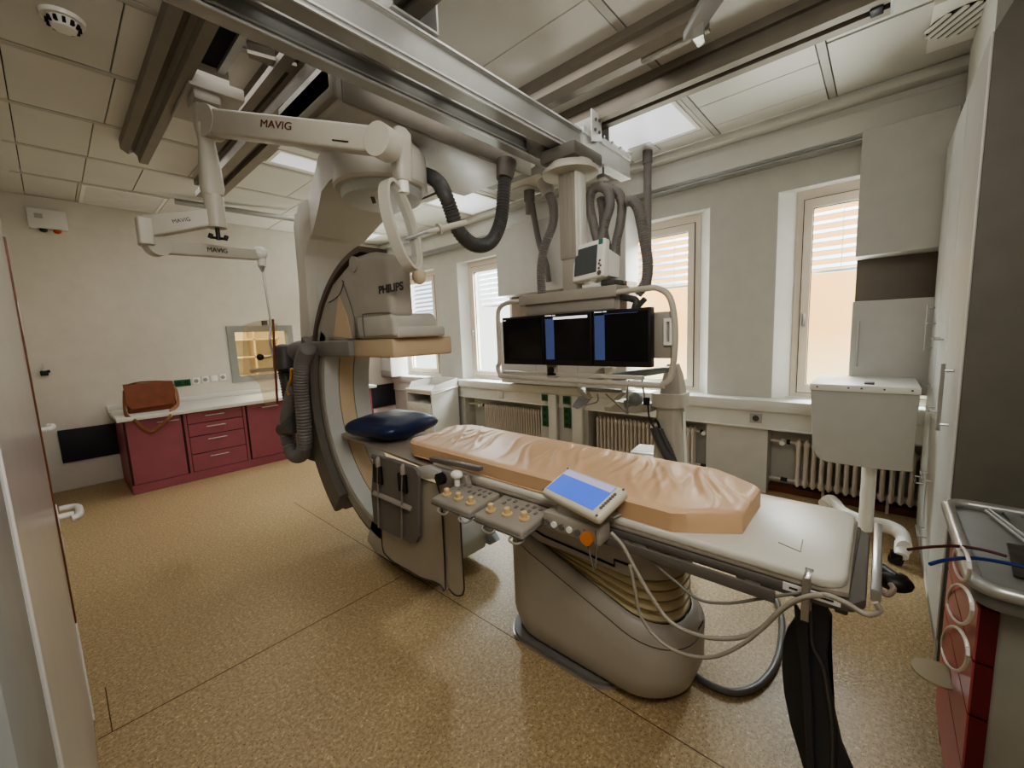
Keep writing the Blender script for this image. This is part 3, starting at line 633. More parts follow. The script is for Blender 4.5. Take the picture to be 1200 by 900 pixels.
MB().box((2.47, 1.07, 1.36), (2.53, 2.2, 1.62), .006).build('mounting_plate', cgrey_m, ms)
ys = [2.245, 1.835, 1.432, 1.03]
for k in range(3):
    y1, y0 = ys[k], ys[k + 1]
    s = MB().box((2.4, y0 + .003, 1.308), (2.46, y1 - .003, 1.672), .006).build('monitor', black_m, ms)
    MB().box((2.397, y0 + .018, 1.345), (2.401, y1 - .018, 1.655)).build('screen', screen_m, s, smooth=False)
    if k:
        part(MB().box((2.3955, y1 - .095, 1.35), (2.3985, y1 - .02, 1.64)).build('blue_side_bar', sbar_m, s, smooth=False), 'blue menu strip')
        MB().box((2.3955, y1 - .12 - (.25 if k == 1 else .2), 1.632 if k == 1 else 1.644), (2.3985, y1 - .09, 1.65 if k == 1 else 1.648)).build('status_bar', stext_m if k == 1 else sbar_m, s, smooth=False)
        MB().box((2.3955, y1 - .075, 1.659), (2.398, y1 - .02, 1.665)).box((2.3955, y1 - .108, 1.659), (2.398, y1 - .083, 1.665)).build('caption_mark', stext_m, s, smooth=False)
    else: MB().box((2.3955, y1 - .045, 1.645), (2.398, y1 - .022, 1.651)).build('caption_mark', stext_m, s, smooth=False)
fp = [(2.45, 2.08, 1.79), (2.45, 2.22, 1.79), (2.45, 2.31, 1.755), (2.45, 2.335, 1.66), (2.45, 2.335, 1.34), (2.45, 2.36, 1.28), (2.45, 2.335, 1.22), (2.45, 2.22, 1.2), (2.45, 1.1, 1.195), (2.45, .98, 1.205), (2.45, .925, 1.27), (2.45, .905, 1.5), (2.45, .93, 1.7), (2.45, 1.0, 1.775), (2.45, 1.1, 1.785), (2.45, 1.32, 1.78)]
MB().tube(fp, .018, n=10).box((2.44, 1.1, 1.225), (2.47, 2.3, 1.25), .004).build('tube_frame', cream_m, ms)
MB().box((2.46, .93, 1.36), (2.49, 1.06, 1.64), .02).build('side_plate', cgrey_m, ms)
MB().frame('x', 2.44, 2.49, (.92, 1.44, .97, 1.6), (.935, 1.46, .955, 1.58)).build('hand_grip', white_m, ms)
MB().box((2.44, 1.76, 1.2), (2.47, 1.85, 1.31), .005).build('speaker_box', cgrey_m, ms)
MB().cyl((2.425, 1.805, 1.265), (2.44, 1.805, 1.265), .026, n=20).build('speaker_knob', black_m, ms)
MB().tube([px(728, 348, 'x', 2.5), px(745, 352, 'x', 2.5), px(744, 362, 'x', 2.5), px(748, 370, 'x', 2.6)], .022).tube([px(756, 350, 'x', 2.5), px(746, 362, 'x', 2.5), px(744, 375, 'x', 2.5)], .018).build('cable_bundle', hosed_m, ms)
def hose(name, pts, r, m, parent, rib=.008):
    return MB().tube(pts, r, n=12, rib=rib).build(name, m, parent, ang=60)
P = lambda l, ax, v: [px(x, y, ax, v) for x, y in l]
p2_x = px(620, 222, 'z', ZC).x
# corrugated cable hoses
hose('cable_hose', P([(702, 288), (696, 265), (691, 240), (694, 224), (702, 219), (712, 224), (715, 240), (709, 262), (704, 285)], 'x', 2.62), .034, hose_m, ms)
hose('cable_hose', P([(704, 232), (707, 250), (708, 275), (716, 300)], 'x', 2.72), .034, hose_m, ms)
hose('cable_hose', P([(716, 222), (724, 226), (729, 240), (727, 262), (722, 285), (722, 300)], 'x', 2.68), .034, hose_m, ms)
hose('cable_hose', P([(734, 236), (742, 236), (749, 248), (755, 280), (759, 308), (757, 330), (747, 344)], 'x', 2.62), .036, hose_m, ms)
hose('cable_hose', P([(642, 224), (648, 240), (648, 262), (638, 290), (634, 315), (635, 344)], 'x', 2.62), .036, hose_m, ms)
hose('cable_hose', P([(623, 238), (626, 255), (632, 285), (640, 310), (643, 330)], 'x', p2_x), .036, hose_m, ms)
MB().cyl(px(638, 212, 'x', 2.62), px(643, 229, 'x', 2.62), .062, .045, n=20).build('hose_socket', cgrey_m, ms)
# ceiling poles
def pole(label, p, zb, r):
    t = thing('ceiling_pole', label, 'pole', (p[0], p[1], zb))
    MB().cyl((p[0], p[1], zb), (p[0], p[1], ZC - .06), r, n=18).build('pole_tube', hose_m, t)
    MB().box((p[0] - .16, p[1] - .09, ZC - .016), (p[0] + .09, p[1] + .12, ZC - .001), .003).build('ceiling_plate', alul_m, t)
    MB().cyl((p[0], p[1], ZC - .13), (p[0], p[1], ZC - .016), r * 1.25, n=18).build('collar', hose_m, t)
pole('grey hose pole from the ceiling in front of the window behind the monitors', (3.93, 1.72), 1.9, .036)
p2 = px(620, 222, 'z', ZC)
pole('short grey hose pole left of the monitor column under the ceiling', (p2.x, p2.y), 2.93, .05)
# patient monitor on the header
pm = thing('patient_monitor', 'small white tilted patient monitor standing on the monitor header', 'monitor', (2.48, 1.46, 1.83))
c0 = V((2.46, 1.47, 2.0)); ca = math.radians(10); Mm = Matrix.Translation(c0) @ Matrix.Rotation(math.radians(-8), 4, 'Z') @ Matrix.Rotation(ca, 4, 'Y') @ Matrix.Rotation(math.radians(-3), 4, 'X')
MB().box((-.03, -.13, -.125), (.03, .13, .125), .014, 3, Mm).prism([Mm @ V((.03, .09, -.1)), Mm @ V((.03, .09, .09)), Mm @ V((.15, .06, .05)), Mm @ V((.15, .06, -.1))], (Mm.to_3x3() @ V((0, -.19, 0))), .012).build('monitor_body', white_m, pm)
MB().box((-.034, -.075, -.09), (-.029, .108, .09), 0, 2, Mm).build('screen', pscreen_m, pm, smooth=False)
MB().box((-.036, -.118, .085), (-.029, -.085, .118), .002, 1, Mm).build('alarm_light', mat('teal', (70, 130, 120), .4), pm)
b = MB()
for y, z in ((-.1, -.02), (-.095, -.04), (-.108, -.055), (-.095, -.07)): b.cyl(Mm @ V((-.033, y, z)), Mm @ V((-.027, y, z)), .008, n=10)
b.cyl(Mm @ V((-.034, -.1, -.1)), Mm @ V((-.027, -.1, -.1)), .016, n=14).build('buttons', cdark_m, pm)
MB().box((2.44, 1.4, 1.83), (2.54, 1.53, 1.852), .006).cyl((2.48, 1.47, 1.85), (2.48, 1.47, 1.9), .03).build('monitor_foot', white_m, pm)
MB().box((2.46, 1.3, 1.832), (2.6, 1.4, 1.87), .01).build('connector_box', hosed_m, pm)
# ================================================================== EQUIPMENT PEDESTAL behind the table
pd = thing('equipment_pedestal', 'white equipment pedestal with angled arms and tray, behind the table under the monitors', 'pedestal', (3.0, 1.15, 0))
rings = []
for z, hx, hy, dx in ((.06, .11, .13, .0), (.3, .1, .12, 0), (.6, .095, .105, 0), (.95, .085, .085, 0), (1.02, .1, .1, 0)):
    rings.append([(3.0 + dx + x, 1.14 + y, z) for x, y in rrect(0, 0, hx, hy, .05, 5)])
MB().loft(rings).build('column', cream_m, pd)
part(MB().prism([(2.995, 1.031, .3), (3.06, 1.031, .3), (3.03, 1.048, .93), (2.99, 1.048, .93)], (0, -.006, 0)).build('white_stripe', white_m, pd), 'white stripe')
MB().loft([[(3.0 + x, 1.14 + y, z) for x, y in rrect(0, 0, .2 * s, .18 * s, .09 * s, 5)] for z, s in ((.02, 1), (.05, 1), (.08, .75))]).build('foot', cream_m, pd)
for a in (.6, 2.4, 3.9, 5.4):
    MB().cyl((3.0 + .15 * math.cos(a), 1.14 + .13 * math.sin(a), 0), (3.0 + .15 * math.cos(a), 1.14 + .13 * math.sin(a), .03), .025).build('foot_glide', black_m, pd)
MB().loft([[(3.0 + x, 1.14 + y, z) for x, y in rrect(0, 0, .115, .115, .06, 5)] for z in (.97, 1.07)]).build('collar', cream_m, pd)
rings = [[(3.0 + x, 1.12 + y, z) for x, y in rrect(0, 0, .085 * s, .075 * s, .03 * s, 5)] for z, s in ((1.07, 1), (1.2, .75), (1.28, .45))]
MB().loft(rings).build('neck', cgrey_m, pd)
def slab(pts, ax, v, d, name, m, parent, bev=.006):
    return MB().prism(P(pts, ax, v), d, bev).build(name, m, parent)
Q = lambda l, x: [px(660 + .1389 * a, 425 + .1389 * b, 'x', x) for a, b in l]
def qslab(l, x, d, name, m, bev=.006, label=None):
    o = MB().prism(Q(l, x), (d, 0, 0), bev).build(name, m, pd); return part(o, label) if label else o
bgrey = mat('pedestal_blue_grey', (140, 146, 148), .4)
qslab([(340, 375), (430, 322), (600, 352), (735, 345), (735, 420), (600, 428), (350, 412)], 2.9, .16, 'instrument_arm', cream_m, .008)
MB().prism(Q([(350, 372), (432, 322), (470, 330), (400, 378)], 2.885), (.01, 0, 0)).build('tray_rim', white_m, pd)
qslab([(405, 90), (880, 35), (886, 85), (430, 160), (405, 150)], 2.62, .07, 'control_bar', bgrey, .012)
m = MB()
for l in ([(555, 145), (540, 250), (545, 432)], [(665, 128), (675, 220), (690, 300)], [(360, 265), (450, 345), (545, 432)], [(290, 262), (285, 330), (180, 358)]): m.tube(Q(l, 2.8), .0065, n=8)
m.build('hanging_cable', mat('tube_steel_grey', (150, 150, 148), .35, .4), pd)
MB().box(Q([(690, 350)], 2.8)[0], Q([(718, 302)], 2.78)[0], .003).build('cable_clip', black_m, pd)
hd = qslab([(215, 135), (305, 45), (345, 40), (345, 130), (310, 168), (235, 172)], 2.72, .1, 'injector_head', cream_m, .01)
part(MB().prism(Q([(345, 38), (410, 34), (414, 58), (325, 170), (308, 168), (348, 120)], 2.72), (.1, 0, 0), .008).build('head_cap', white_m, hd), 'white end cap')
qslab([(150, 150), (220, 120), (240, 175), (165, 180)], 2.74, .06, 'head_neck', cream_m)
qslab([(110, 232), (140, 212), (225, 298), (190, 318)], 2.72, .07, 'head_arm', cream_m)
qslab([(68, 372), (128, 284), (198, 320), (116, 396)], 2.70, .08, 'lamp_head', mat('pedestal_lilac_grey', (150, 150, 158), .4), .008)
qslab([(190, 208), (475, 228), (475, 256), (190, 246)], 2.78, .05, 'link_arm', mat('pedestal_mid_grey', (140, 136, 126), .45), .008)
qslab([(420, 300), (490, 245), (530, 255), (450, 325)], 2.85, .05, 'link_arm', cream_m, .008)
MB().ball(Q([(640, 178)], 2.95)[0], .09, (.6, 1.1, .35)).build('white_cap', white_m, pd)
MB().ball(Q([(612, 310)], 2.92)[0], .055).cyl(Q([(600, 330)], 2.92)[0], Q([(520, 350)], 2.9)[0], .03).build('joint_ball', bgrey, pd)
MB().tube(Q([(765, 545), (800, 640), (860, 760), (930, 870)], 2.86), .03, n=12).tube(Q([(815, 560), (850, 640), (900, 740), (945, 850)], 2.88), .022, rib=.012).build('grip_handle', hosed_m, pd)
MB().tube(Q([(715, 330), (720, 430), (735, 500), (770, 550)], 2.87), .006, n=8).tube(Q([(775, 480), (800, 510), (815, 555)], 2.87), .009, n=8).build('grip_cable', black_m, pd)
t0 = MB(); q = P([(738, 529), (749, 520), (773, 522), (773, 533)], 'z', .57)
t0.prism(q, (0, 0, -.06), .01).build('tray', white_m, pd)
q2 = [v.lerp(sum(q, V()) / 4, .25) + V((0, 0, .001)) for v in q]; part(MB().prism(q2, (0, 0, .002)).build('tray_recess', cblue_m, pd), 'recessed tray top')
MB().box((2.94, 1.2, .5), (3.02, 1.34, .56), .01).build('tray_bracket', cream_m, pd)
# ================================================================== CEILING SHIELD SUSPENSION (two-armed)
ss = thing('ceiling_shield_suspension', 'cream two-armed ceiling suspension holding ring lamp and tinted acrylic shield', 'suspension arm', (.78, 3.1, 2.2))
MB().box((.70, 3.0, 3.03), (.98, 3.5, 3.1), .006).box((.74, 3.05, 3.1), (.92, 3.4, ZC)).build('ceiling_mount', cgrey_m, ss)
MB().box((.72, 3.02, 2.97), (.86, 3.2, 3.035), .02).build('mount_foot', cgrey_m, ss)
cx, cy = .775, 3.1
MB().cyl((cx, cy, 2.8), (cx, cy, 3.12), .045, n=20).box((cx - .04, cy - .045, 2.95), (cx + .04, cy + .045, 3.12), .015).build('upper_column', cream_m, ss)
rings = [[(cx + x, cy + y, z) for x, y in rrect(0, 0, r, r, r * .7, 5)] for z, r in ((2.46, .05), (2.5, .06), (2.6, .056), (2.78, .04), (2.86, .05))]
MB().loft(rings).build('column', cream_m, ss)
MB().cyl((cx, cy, 2.27), (cx, cy, 2.48), .052, n=20).build('lower_hub', cream_m, ss)
MB().cyl((cx, cy, 2.2), (cx, cy, 2.27), .012).cyl((cx - .035, cy + .02, 2.215), (cx + .035, cy - .02, 2.205), .008).cyl((cx - .04, cy + .02, 2.21), (cx - .03, cy + .02, 2.235), .012).cyl((cx + .03, cy - .02, 2.2), (cx + .04, cy - .02, 2.225), .012).build('clamp_screw', black_m, ss)
def arm(name, a, b, h0, h1, t, m=cream_m):
    a = V(a); b = V(b); d = (b - a); u = d.normalized(); s = u.cross(V((0, 0, 1))).normalized(); n = s.cross(u)
    rings = []
    for k, f in enumerate((0, .04, .5, .96, 1)):
        h = h0 + (h1 - h0) * f; tt = t
        if k in (0, 4): h *= .8; tt *= .8
        c = a + d * f
        rings.append([c + s * x + n * y for x, y in rrect(0, 0, tt, h, min(tt, h) * .35, 4)])
    return MB().loft(rings).build(name, m, ss), u, s, n
A0 = V((.80, 3.05, 2.87)); A1 = px(449, 167, 'z', 2.5)
o, u, s_, n_ = arm('spring_arm', A0, A1, .07, .06, .045)
MB().cyl(A0 - s_ * .05, A0 + s_ * .05, .09, n=28).build('arm_knuckle', cream_m, ss)
MB().cyl(A1 - s_ * .05, A1 + s_ * .05, .078, n=28).build('arm_knuckle', cream_m, ss)
fs = s_ if s_.dot(CAM - A0) > 0 else -s_
ud = u if RX.dot(V((0, 0, 0))) == 0 else u
mid = A0.lerp(A1, .47) + fs * .0465
text('logo', 'MAVIG', .054, mid + V((0, 0, .012)), u, n_ if n_.z > 0 else -n_, logor_m, ss, wide=1.5)
MB().cyl(A0.lerp(A1, .78) + fs * .0465 - V((0, 0, .03)), A0.lerp(A1, .86) + fs * .0465 - V((0, 0, .03)), .004, n=6).build('type_mark', logo_m, ss)
K = px(470, 182, 'z', 2.5)
MB().loft([[K + V((x, y, z)) for x, y in rrect(0, 0, r, r, r * .6, 5)] for z, r in ((-.13, .035), (-.1, .045), (.05, .05), (.1, .05), (.13, .03))]).build('end_knuckle', cream_m, ss)
MB().cyl(K - V((0, 0, .19)), K - V((0, 0, .12)), .03, n=16).build('end_collar', white_m, ss)
# ring lamp head: an oval band seen nearly edge-on
YR2 = K.y
top = px(455, 212, 'y', YR2); bot = px(485, 316, 'y', YR2 - .03); axis = (bot - top); L = axis.length; ax = axis.normalized()
side = (V((.36, -.93, 0)) - ax * V((.36, -.93, 0)).dot(ax)).normalized(); wd = ax.cross(side)
cen = (top + bot) / 2
band = [cen + ax * (L * .5) * math.cos(t) + wd * .1 * math.sin(t) for t in [2 * PI * k / 40 for k in range(41)]]
rg = []
for k, p in enumerate(band[:-1]):
    out = (ax * math.cos(2 * PI * k / 40) / (L * .5) + wd * math.sin(2 * PI * k / 40) / .1).normalized()
    rg.append([p + side * .03 + out * .008, p - side * .03 + out * .008, p - side * .03 - out * .01, p + side * .03 - out * .01])
rg.append(rg[0])
MB().loft(rg, cap=False).build('lamp_ring', cream_m, ss)
part(MB().loft([[p * .92 + cen * .08 + side * e for p in band[:-1]] for e in (.004, -.004)]).build('ring_pane', ringglass_m, ss), 'clear pane inside the ring')
hb = px(500, 272, 'y', YR2); he = px(546, 261, 'y', YR2 - .05)
MB().cyl(hb, hb.lerp(he, .3), .012, .016).cyl(hb.lerp(he, .28), he, .018, n=14).cyl(hb.lerp(he, .28), hb.lerp(he, .33), .032, n=18).build('lamp_handle', cream_m, ss)
MB().cyl(cen.lerp(bot, .3), hb, .009).build('handle_stem', steel_m, ss)
lg = text('logo', 'MAVIG', .04, cen - wd * .125 - ax * 0.0, ax, side, logo_m, ss)
# lower arm
B0 = V((cx, cy, 2.335)); B1 = px(172, 266, 'y', 3.2)
arm('lower_arm', B0, B1, .05, .06, .035)
arm('elbow', B1 + V((-.01, 0, .05)), px(172, 288, 'y', 3.2), .035, .035, .045)
B2 = px(184, 288, 'y', 3.22); B3 = px(303, 299, 'y', 3.38)
o, u2, s2, n2 = arm('fore_arm', B2, B3, .045, .036, .03)
fs2 = s2 if s2.dot(CAM - B2) > 0 else -s2
text('logo', 'MAVIG', .042, B2.lerp(B3, .52) + fs2 * .0315, u2, n2 if n2.z > 0 else -n2, logo_m, ss)
u1 = (B0 - B1).normalized(); s1 = u1.cross(V((0, 0, 1))).normalized(); fs1 = s1 if s1.dot(CAM - B1) > 0 else -s1
text('logo', 'MAVIG', .03, B0.lerp(B1, .5) + fs1 * .036, u1, (0, 0, 1), logo_m, ss)
MB().cyl(B2 - s2 * .036, B2 + s2 * .036, .06, n=24).build('arm_knuckle', cream_m, ss)
MB().ball(px(304, 297, 'y', 3.38), .05).cyl(px(306, 300, 'y', 3.38), px(307, 312, 'y', 3.38), .03, .026).build('arm_end', white_m, ss)
MB().cyl(px(306, 310, 'y', 3.38), px(308, 319, 'y', 3.38), .024, .008).tube(P([(308, 317), (313, 350), (317, 380), (316, 400), (319, 414), (316, 418), (306, 419)], 'y', 3.38), .007).build('shield_rod', steel_m, ss)
pane = [(285, 381), (298, 377), (312, 374.5), (320, 374.5), (321, 400), (324, 474), (311, 475), (308, 464), (305, 451), (298, 444), (286, 440)]
part(MB().prism(P(pane, 'y', 3.4), (0, .012, 0)).build('shield_pane', clear_m, ss, smooth=False), 'tinted transparent shield pane')
part(MB().tube(P([(320, 374), (322, 420), (325, 472)], 'y', 3.395), .008).build('pane_edge', mat('red_brown_edge', (120, 52, 40), .4), ss), 'red-brown pane edge')
MB().ball(px(305, 418.5, 'y', 3.36), .024).build('grip_ball', black_m, ss)
MB().box(px(307, 381, 'y', 3.395), px(313, 376, 'y', 3.37), .002).build('pane_clamp', cdark_m, ss)
MB().tube(P([(322, 379), (323, 384), (322, 388), (324, 392), (322, 396), (324, 400), (323, 404)], 'y', 3.39), .013, rib=.012).build('balance_spring', clear_m, ss)
# ================================================================== C-ARM X-RAY SYSTEM
ca_ = thing('c_arm_scanner', 'large cream ceiling-mounted C-arm x-ray scanner around the head end of the table', 'x-ray scanner', (1.6, 2.4, 0))
CYc, CZc = 2.35, 1.1
def arc(r0, r1, xa, xb, a0, a1, n, name, m, par=ca_, bev=0, label=None):
    """ring segment in the y-z plane; angle 0 = back (+y), 90 = top"""
    rings = []
    for k in range(n + 1):
        a = math.radians(a0 + (a1 - a0) * k / n); c, s = math.cos(a), math.sin(a)
        q = [(r0, xa + bev), (r0, xb - bev), (r0 + bev, xb), (r1 - bev, xb), (r1, xb - bev), (r1, xa + bev), (r1 - bev, xa), (r0 + bev, xa)] if bev else [(r0, xa), (r0, xb), (r1, xb), (r1, xa)]
        rings.append([(x, CYc + r * c, CZc + r * s) for r, x in q])
    o = MB().loft(rings).build(name, m, par, ang=30)
    return part(o, label) if label else o
# carriage under the ceiling
MB().prism([(1.16, 2.15, 2.77), (2.6, 2.15, 2.77), (2.78, 2.15, 2.88), (2.78, 2.15, 2.97), (1.1, 2.15, 2.97), (1.1, 2.15, 2.82)], (0, .68, 0), .01, 2).build('ceiling_carriage', mat('carriage_grey', (168, 164, 155), .35), ca_)
MB().box((1.12, 2.83, 2.79), (2.5, 2.87, 2.97), .01).box((1.16, 2.135, 2.775), (2.7, 2.15, 2.9), .004).box((1.1, 2.14, 2.78), (1.14, 2.86, 2.94), .01).build('carriage_apron', rail_m, ca_)
for x0, x1, xs in ((1.13, 1.37, (1.17, 1.31)), (2.74, 2.97, (2.82, 2.93))):
    m = MB().box((x0, 2.16, 2.9), (x1, 2.82, 3.03), .006)
    for x in xs:
        for y in (2.22, 2.76): m.cyl((x - .02, y, 2.98), (x + .02, y, 2.98), .045, n=16)
    m.build('carriage_bogie', cdark_m, ca_)
# turntable drum and disc
MB().loft([[(1.56 + r * math.cos(t), 2.48 + r * math.sin(t), z) for t in [2 * PI * k / 48 for k in range(48)]] for r, z in ((.28, 2.50), (.295, 2.515), (.295, 2.70), (.28, 2.73), (.24, 2.77))]).build('turntable_drum', mat('column_pale_grey', (196, 191, 180), .42, var=.02), ca_)
part(MB().loft([[(1.56 + r * math.cos(t), 2.48 + r * math.sin(t), z) for t in [2 * PI * k / 48 for k in range(48)]] for r, z in ((.22, 2.43), (.245, 2.44), (.252, 2.46), (.252, 2.51))]).build('pivot_disc', cblue_m, ca_), 'paler round pivot disc')
MB().cyl((1.45, 2.42, 2.44), (1.47, 2.43, 2.40), .012).build('pivot_pin', cdark_m, ca_)
# L-shaped column: horizontal arm then down behind the C
prof = [(3.3, 2.63), (3.42, 2.66), (3.55, 2.66), (3.6, 2.6), (3.65, 2.6), (3.7, 2.5), (3.7, 2.42), (3.72, 2.0), (3.8, 1.5), (3.95, 1.1), (3.92, .92), (3.75, .88), (3.6, 1.0), (3.57, 1.4), (3.55, 2.0), (3.53, 2.25), (3.42, 2.36), (3.3, 2.40)]
cx0, cx1 = 1.462, 1.9
o = MB().prism([(cx0, y, z) for y, z in prof], (cx1 - cx0, 0, 0), .014, 2).build('support_column', mat('column_pale_grey', (196, 191, 180), .42, var=.02), ca_)  # grey of drum, column and shoulder lightened to stand in for bounced light
part(MB().box((cx0 + .085, 3.545, 1.3), (cx1 - .02, 3.556, 2.2), .004).build('column_front', cblue_m, ca_), 'cooler grey front panel')
SH = [(2.48, 1.272, 1.85, 2.535, 2.74), (2.6, 1.275, 1.85, 2.535, 2.74), (2.78, 1.30, 1.845, 2.52, 2.735), (2.9, 1.335, 1.85, 2.48, 2.715), (3.05, 1.375, 1.86, 2.435, 2.685), (3.2, 1.415, 1.87, 2.395, 2.67), (3.34, 1.455, 1.89, 2.37, 2.66)]
MB().loft([[(x0, y, zb), (x1, y, zb), (x1, y, zt), (x0, y, zt)] for y, x0, x1, zb, zt in SH]).build('column_shoulder', mat('column_pale_grey', (196, 191, 180), .42, var=.02), ca_, ang=30)
# the C
arc(.84, .95, 1.36, 1.74, -97, 34, 72, 'c_arc', cgrey_m, bev=.015)
for xa, xb, m_, lb in ((1.363, 1.48, cblue_m, 'cool grey inner band'), (1.48, 1.60, tan_m, 'cream inner band'), (1.60, 1.737, cblue_m, 'cool grey inner band')):
    arc(.828, .842, xa + .003, xb - .003, -80, 33, 48, 'inner_band', m_, label=lb)
arc(1.0, 1.035, 1.352, 1.55, 18, 84, 40, 'arc_rail', mat('arc_edge_brown', (92, 80, 70), .5))
arc(.9, 1.12, 1.3, 1.37, -50, 26, 30, 'sleeve_cheek', cdark_m, bev=.02); arc(.95, .985, 1.38, 1.72, -92, 20, 60, 'arc_track', mat('arc_edge_brown', (92, 80, 70)))
arc(.96, 1.14, 1.37, 1.76, -50, 26, 30, 'guide_sleeve', cdark_m, bev=.03)
MB().box((1.52, 3.4, 1.0), (1.68, 3.75, 1.6), .05, 3).build('sleeve_mount', cgrey_m, ca_)
# lower end: tube housing
MB().prism([(1.36, 2.72, .1), (1.36, 2.62, .3), (1.36, 2.5, .36), (1.36, 2.1, .36), (1.36, 2.0, .31), (1.36, 1.96, .2), (1.36, 1.98, .08), (1.36, 2.1, .045), (1.36, 2.6, .045)], (.5, 0, 0), .02, 2).build('tube_housing', cblue_m, ca_)
MB().prism([(1.858, 2.35, .3), (1.858, 2.0, .3), (1.858, 1.92, .24), (1.858, 1.93, .19), (1.858, 1.88, .15), (1.858, 1.95, .1), (1.858, 2.3, .1)], (.05, 0, 0), .01, 2).build('tube_guard', mat('cool_pale_blue', (190, 204, 218), .4), ca_)
MB().cyl((1.6, 2.3, .36), (1.6, 2.3, .42), .11, .08, n=28).build('collimator', cdark_m, ca_)
# upper end: detector housing
hp_ = [(2.16, 1.66), (2.16, 1.98), (2.2, 2.045), (2.36, 2.085), (2.55, 2.085), (2.72, 2.02), (2.9, 1.95), (3.05, 1.83), (3.2, 1.66), (3.29, 1.44), (3.16, 1.44), (3.0, 1.55), (2.8, 1.5), (2.68, 1.55), (2.62, 1.66)]
hs = MB().prism([(1.36, y, z) for y, z in hp_], (.17, 0, 0), .045, 4).build('detector_housing', cgrey_m, ca_)
part(MB().prism([(1.357, y, z) for y, z in ((2.79, 1.86), (2.92, 1.58), (2.66, 1.56), (2.7, 1.72))], (.004, 0, 0)).build('cream_wedge', tan_m, hs, smooth=False), 'cream triangular panel')
MB().cyl((1.352, 2.55, 2.03), (1.37, 2.55, 2.03), .05, n=28).build('round_cap', cgrey_m, hs)
MB().ball((1.56, 2.14, 1.92), .05, (.9, .8, 1)).build('front_knob', mat('knob_beige', (206, 192, 164), .4), hs)
b = MB().tube([(1.358, 2.17, 1.70), (1.358, 2.45, 1.71), (1.358, 2.49, 1.69), (1.358, 2.49, 1.56)], .004, n=6).tube([(1.358, 2.72, 1.95), (1.358, 2.62, 1.75), (1.358, 2.56, 1.57)], .004, n=6).tube([(1.358, 2.95, 1.82), (1.358, 2.78, 1.86), (1.358, 2.7, 1.94)], .004, n=6)
b.build('panel_joints', cdark_m, hs)
text('logo', 'PHILIPS', .062, px(457.5, 338, 'x', 1.3585), (0, -1, 0), (0, 0, 1), logo_m, hs, wide=1.32, bold=.0022)
MB().prism([(1.36, 2.15, 1.56), (1.36, 2.15, 1.66), (1.36, 2.18, 1.7), (1.36, 2.58, 1.7), (1.36, 2.6, 1.56)], (.33, 0, 0), .02, 3).build('detector_neck', mat('neck_grey', (176, 172, 162), .45), ca_)
MB().box((1.38, 2.14, 1.55), (1.745, 2.6, 1.62), .02, 3).build('detector_collar', mat('neck_grey2', (182, 178, 168), .45), ca_)
part(MB().box((1.38, 2.2, 1.43), (1.84, 2.7, 1.55), .014, 3).build('detector_pad', tan_m, ca_), 'tan detector pad')
MB().box((1.34, 2.68, 1.435), (1.45, 3.35, 1.55), .012, 3).box((1.72, 2.68, 1.435), (1.84, 3.2, 1.55), .012).build('detector_side_arm', mat('side_arm_grey', (128, 124, 118), .5), ca_)
MB().tube([(1.38, 3.3, 1.5), (1.34, 3.5, 1.5), (1.3, 3.6, 1.46), (1.28, 3.63, 1.36)], .06, n=12).build('hose_elbow', hose_m, ca_, ang=60)
hose('cable_hose', P([(361, 408), (354, 425), (353, 455), (356, 490), (357, 520), (353, 533), (345, 533), (338, 518), (336, 495), (340, 475), (346, 450)], 'x', 1.24), .058, hose_m, ca_, .012)
hose('cable_hose', P([(331, 425), (336, 450), (341, 480), (346, 500)], 'x', 1.3), .052, hosed_m, ca_, .012)
hose('cable_hose', P([(352, 528), (362, 532), (375, 535), (386, 528)], 'x', 1.4), .045, hosed_m, ca_, .012)
q = px(333, 420, 'x', 1.26); MB().cyl(q + V((0, 0, -.08)), q + V((0, 0, .08)), .085, .075, n=20).ball(q + V((0, 0, .08)), .075, (1, 1, .5)).build('hose_cap', hosed_m, ca_)
MB().tube(P([(342, 432), (341, 445), (338, 455), (339, 463)], 'x', 1.2), .02, n=10, flat=.6).build('hose_strap', mat('ochre_strap', (196, 146, 66), .5), ca_)
MB().cyl(px(333, 503, 'x', 1.24), px(346, 498, 'x', 1.24), .066, n=16).build('hose_clamp', hosed_m, ca_)
# hanging hose loop from the carriage to the drum
hose('cable_hose', [px(500, 205, 'y', 2.42), px(512, 212, 'y', 2.25)] + P([(520, 225), (528, 245), (536, 268), (550, 284), (565, 288), (578, 280), (587, 258), (590, 230), (592, 205)], 'y', 2.1), .05, hosed_m, ca_, .011)
MB().cyl(px(594, 190, 'y', 2.1), px(591, 210, 'y', 2.1), .075, .06, n=20).build('hose_socket', cdark_m, ca_)
# ================================================================== EXAMINATION TABLE
tb = thing('examination_table', 'white-padded examination table on a cream bellows column in the middle of the room', 'table', (1.66, 1.0, 0))
def rr3(hx, hy, r, zf, cx=1.66, cy=.97, n=10): return [(cx + x, cy + y, zf(cx + x, cy + y)) for x, y in rrect(0, 0, hx, hy, r, n)]
MB().loft([rr3(.26, .32, .14, lambda x, y: z, 1.665, 1.08) for z in (0, .03)]).build('foot_plate', mat('foot_plate_grey', (116, 112, 108), .45), tb)
MB().loft([rr3(.267, .327, .145, lambda x, y: z, 1.665, 1.08) for z in (0, .014)]).build('foot_trim', steel_m, tb)
def top(y): 
    t = max(0, min(1, (y - .5) / .95)); return .335 + .325 * t ** 1.25
cv = MB(); HX, HY, RR = .245, .47, .22
rg = [rr3(HX * .88, HY * .9, RR * .9, lambda x, y: .03), rr3(HX * .95, HY * .95, RR, lambda x, y: .05), rr3(HX, HY, RR, lambda x, y: .13)]
